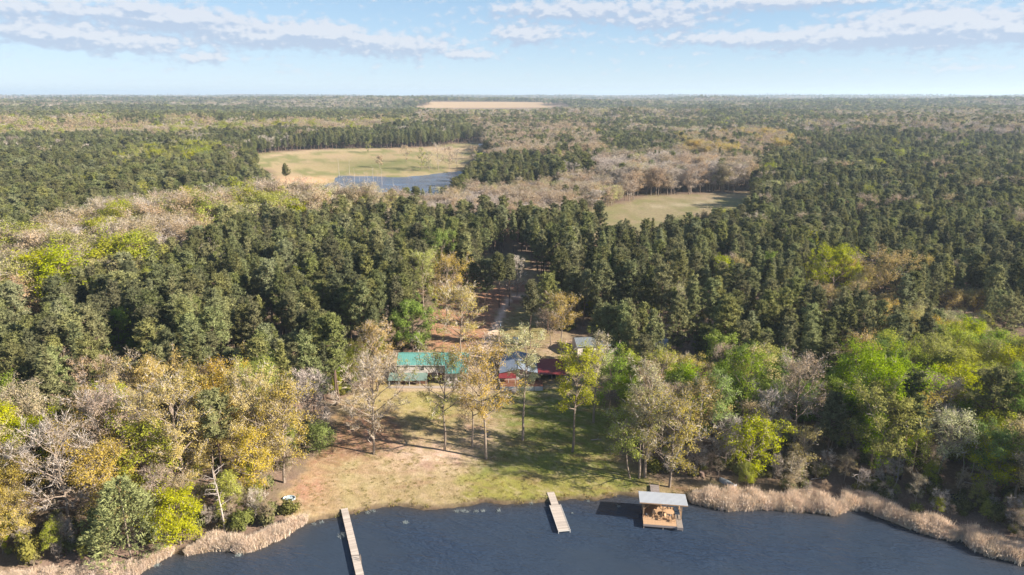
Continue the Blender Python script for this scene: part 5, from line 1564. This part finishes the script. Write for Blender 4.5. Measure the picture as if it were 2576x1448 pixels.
MB().bar((0, -1.7, .55), (0, 1.5, .60), .06, .06).build('keel', M['metal_white'], bo)
MB().box(-.62, .62, -1.84, -1.78, .02, .45).build('transom', M['metal_white'], bo)
x, y, z = ground_at(728, 1256)
wp = empty('wading_pool', (x, y, z)); tag(wp, 'pale blue plastic wading pool at the bare corner of the lawn', 'pool')
ring = MB(); N_ = 22
for k in range(N_):
    a0, a1 = 2 * pi * k / N_, 2 * pi * (k + 1) / N_
    P_ = lambda r_, a, zz: (r_ * 1.15 * cos(a), r_ * .8 * sin(a), zz)
    ring.hexa([P_(.90, a0, 0), P_(.98, a0, 0), P_(.98, a1, 0), P_(.90, a1, 0), P_(.94, a0, .3), P_(1.05, a0, .3), P_(1.05, a1, .3), P_(.94, a1, .3)])
ring.build('rim', M['tub'], wp)
ring = MB().cyl((0, 0, .0), (0, 0, .05), .74, n=22); ring.build('floor', M['tub'], wp)
x, y, z = ground_at(1765, 1198)
sm = empty('tree_stump', (x, y, z - .1)); tag(sm, 'pinkish sawn stump in the shade near the upturned boat', 'stump')
MB().cyl((0, 0, 0), (0, 0, .95), .62, .46, 11).build('trunk', M['pbark'], sm); MB().cyl((0, 0, .951), (0, 0, .97), .42, .42, 11).build('cut_face', M['siding_pink'], sm)
for k in range(5): MB().bar((cos(k * 1.26) * .4, sin(k * 1.26) * .4, .3), (cos(k * 1.26) * 1.05, sin(k * 1.26) * 1.05, .02), .2).build('root', M['pbark'], sm)
# dark brush pile
x, y, z = ground_at(2408, 1268)
bp = empty('brush_pile', (x, y, z)); tag(bp, 'dark heap of cut brush under a tarp at the back of the reeds', 'brush pile')
g = TreeGeo(77); r = g.r
a = r.uniform(0, 6.28, 500); rr = np.sqrt(r.uniform(0, 1, 500)) * 2.2
c0 = np.stack([rr * np.cos(a) * 1.2, rr * np.sin(a), (1 - (rr / 2.3) ** 2) * 1.3 * r.uniform(.3, 1, 500)], 1)
g.spikes(c0, r.normal(0, 1, (500, 3)) * np.array([1, 1, .4]), 1.2, .12)
lv, lt, lq, o_ = g.loose(g.leaf, 0); link('sticks', mesh_np('sticks', lv, [lt], [M['pile']]), bp)
MB().slab((-1.6, -1.3, .75), (1.4, -1.3, .7), (.9, 1.0, 1.5), (-1.1, 1.0, 1.45), .05).build('tarp', M['dark'], bp)
# firewood / fallen limbs
for k, (a, b, L_, an) in enumerate(((2480, 1205, 5.0, .3), (2455, 1222, 4.0, -.6), (2060, 1205, 3.5, .2), (2420, 1205, 4.2, .9), (1500, 1108, 2.4, .1))):
    x, y, z = ground_at(a, b)
    o = empty('fallen_log', (x, y, z), an); tag(o, 'pale fallen log lying on the forest floor' if k < 4 else 'short log lying in the pine straw by the lawn', 'log', 'fallen logs' if k < 4 else None)
    MB().cyl((-L_ / 2, 0, .12), (L_ / 2, 0, .2), .14, .07).build('log', M['snag'], o)
    MB().cyl((L_ * .1, 0, .15), (L_ * .3, .6, .7), .06, .02).build('branch', M['snag'], o)
# pale tufts standing in the shallows
tuft_me = []
for s_ in range(3):
    g = TreeGeo(60 + s_); r = g.r; n = 60
    b0 = np.concatenate([r.normal(0, .3, (n, 2)), np.full((n, 1), -.1)], 1)
    g.spikes(b0, np.concatenate([r.normal(0, .55, (n, 2)), np.ones((n, 1))], 1), .75, .06)
    lv, lt, lq, o_ = g.loose(g.leaf, 0); tuft_me.append(mesh_np('tuft', lv, [lt], [M['wgrass']]))
for k, (a, b, f) in enumerate(((862, 1350, 1.5), (1020, 1317, 1.1), (1150, 1289, 1.0), (1164, 1286, 1.1), (1176, 1289, .8), (1198, 1288, 1.0), (1216, 1287, .9), (1254, 1288, 1.1), (1440, 1292, .5), (1336, 1268, .8), (1480, 1262, .6), (1556, 1276, .8), (925, 1292, .9), (940, 1287, .9), (790, 1320, .9), (810, 1316, .9), (600, 1400, 1.2), (395, 1424, 1.2))):
    x, y = unproj(a, b, 0)
    o = link('water_grass', tuft_me[k % 3], None, (x, y, 0)); f *= .72; o.scale = (f, f, f); o.rotation_euler[2] = k * 1.3
    lab = 'pale tuft of water grass beside the long dock' if k == 0 else 'pale tuft of water grass standing in the shallows off the lawn'
    tag(o, lab, 'grass tuft', 'water grass tufts')
# far field sheds
for k, (a, b, w_, lab) in enumerate(((1211, 369, 7, 'white shed at the top of the far grassy field'),)):
    x, y, z = ground_at(a, b); o = empty('field_shed', (x, y, z - .2)); tag(o, lab, 'shed')
    MB().box(-w_ / 2, w_ / 2, -2, 2, 0, 2.6).build('wall', M['siding'], o)
    MB().slab((-w_ / 2 - .3, -2.3, 2.62), (w_ / 2 + .3, -2.3, 2.62), (w_ / 2 + .3, 2.3, 3.3), (-w_ / 2 - .3, 2.3, 3.3), .08).build('roof', M['metal_white'], o)
    MB().box(-.5, .5, -2.06, -2.01, .2, 2.2).build('door', M['wood_grey'], o)

# ------------------------------------------------------------------ air
m, t = new_mat('haze_air')
pvn = t.n('ShaderNodeVolumePrincipled'); pvn.inputs['Color'].default_value = (.66, .83, 1.0, 1); pvn.inputs['Density'].default_value = 9e-5
pvn.inputs['Anisotropy'].default_value = .15
o = t.n('ShaderNodeOutputMaterial'); t.t.links.new(pvn.outputs[0], o.inputs['Volume'])
hz = MB().box(-17000, 17000, -1200, 17000, -4, 150).build('haze', m)
tag(hz, 'thin bluish air over the whole countryside', kind='stuff')
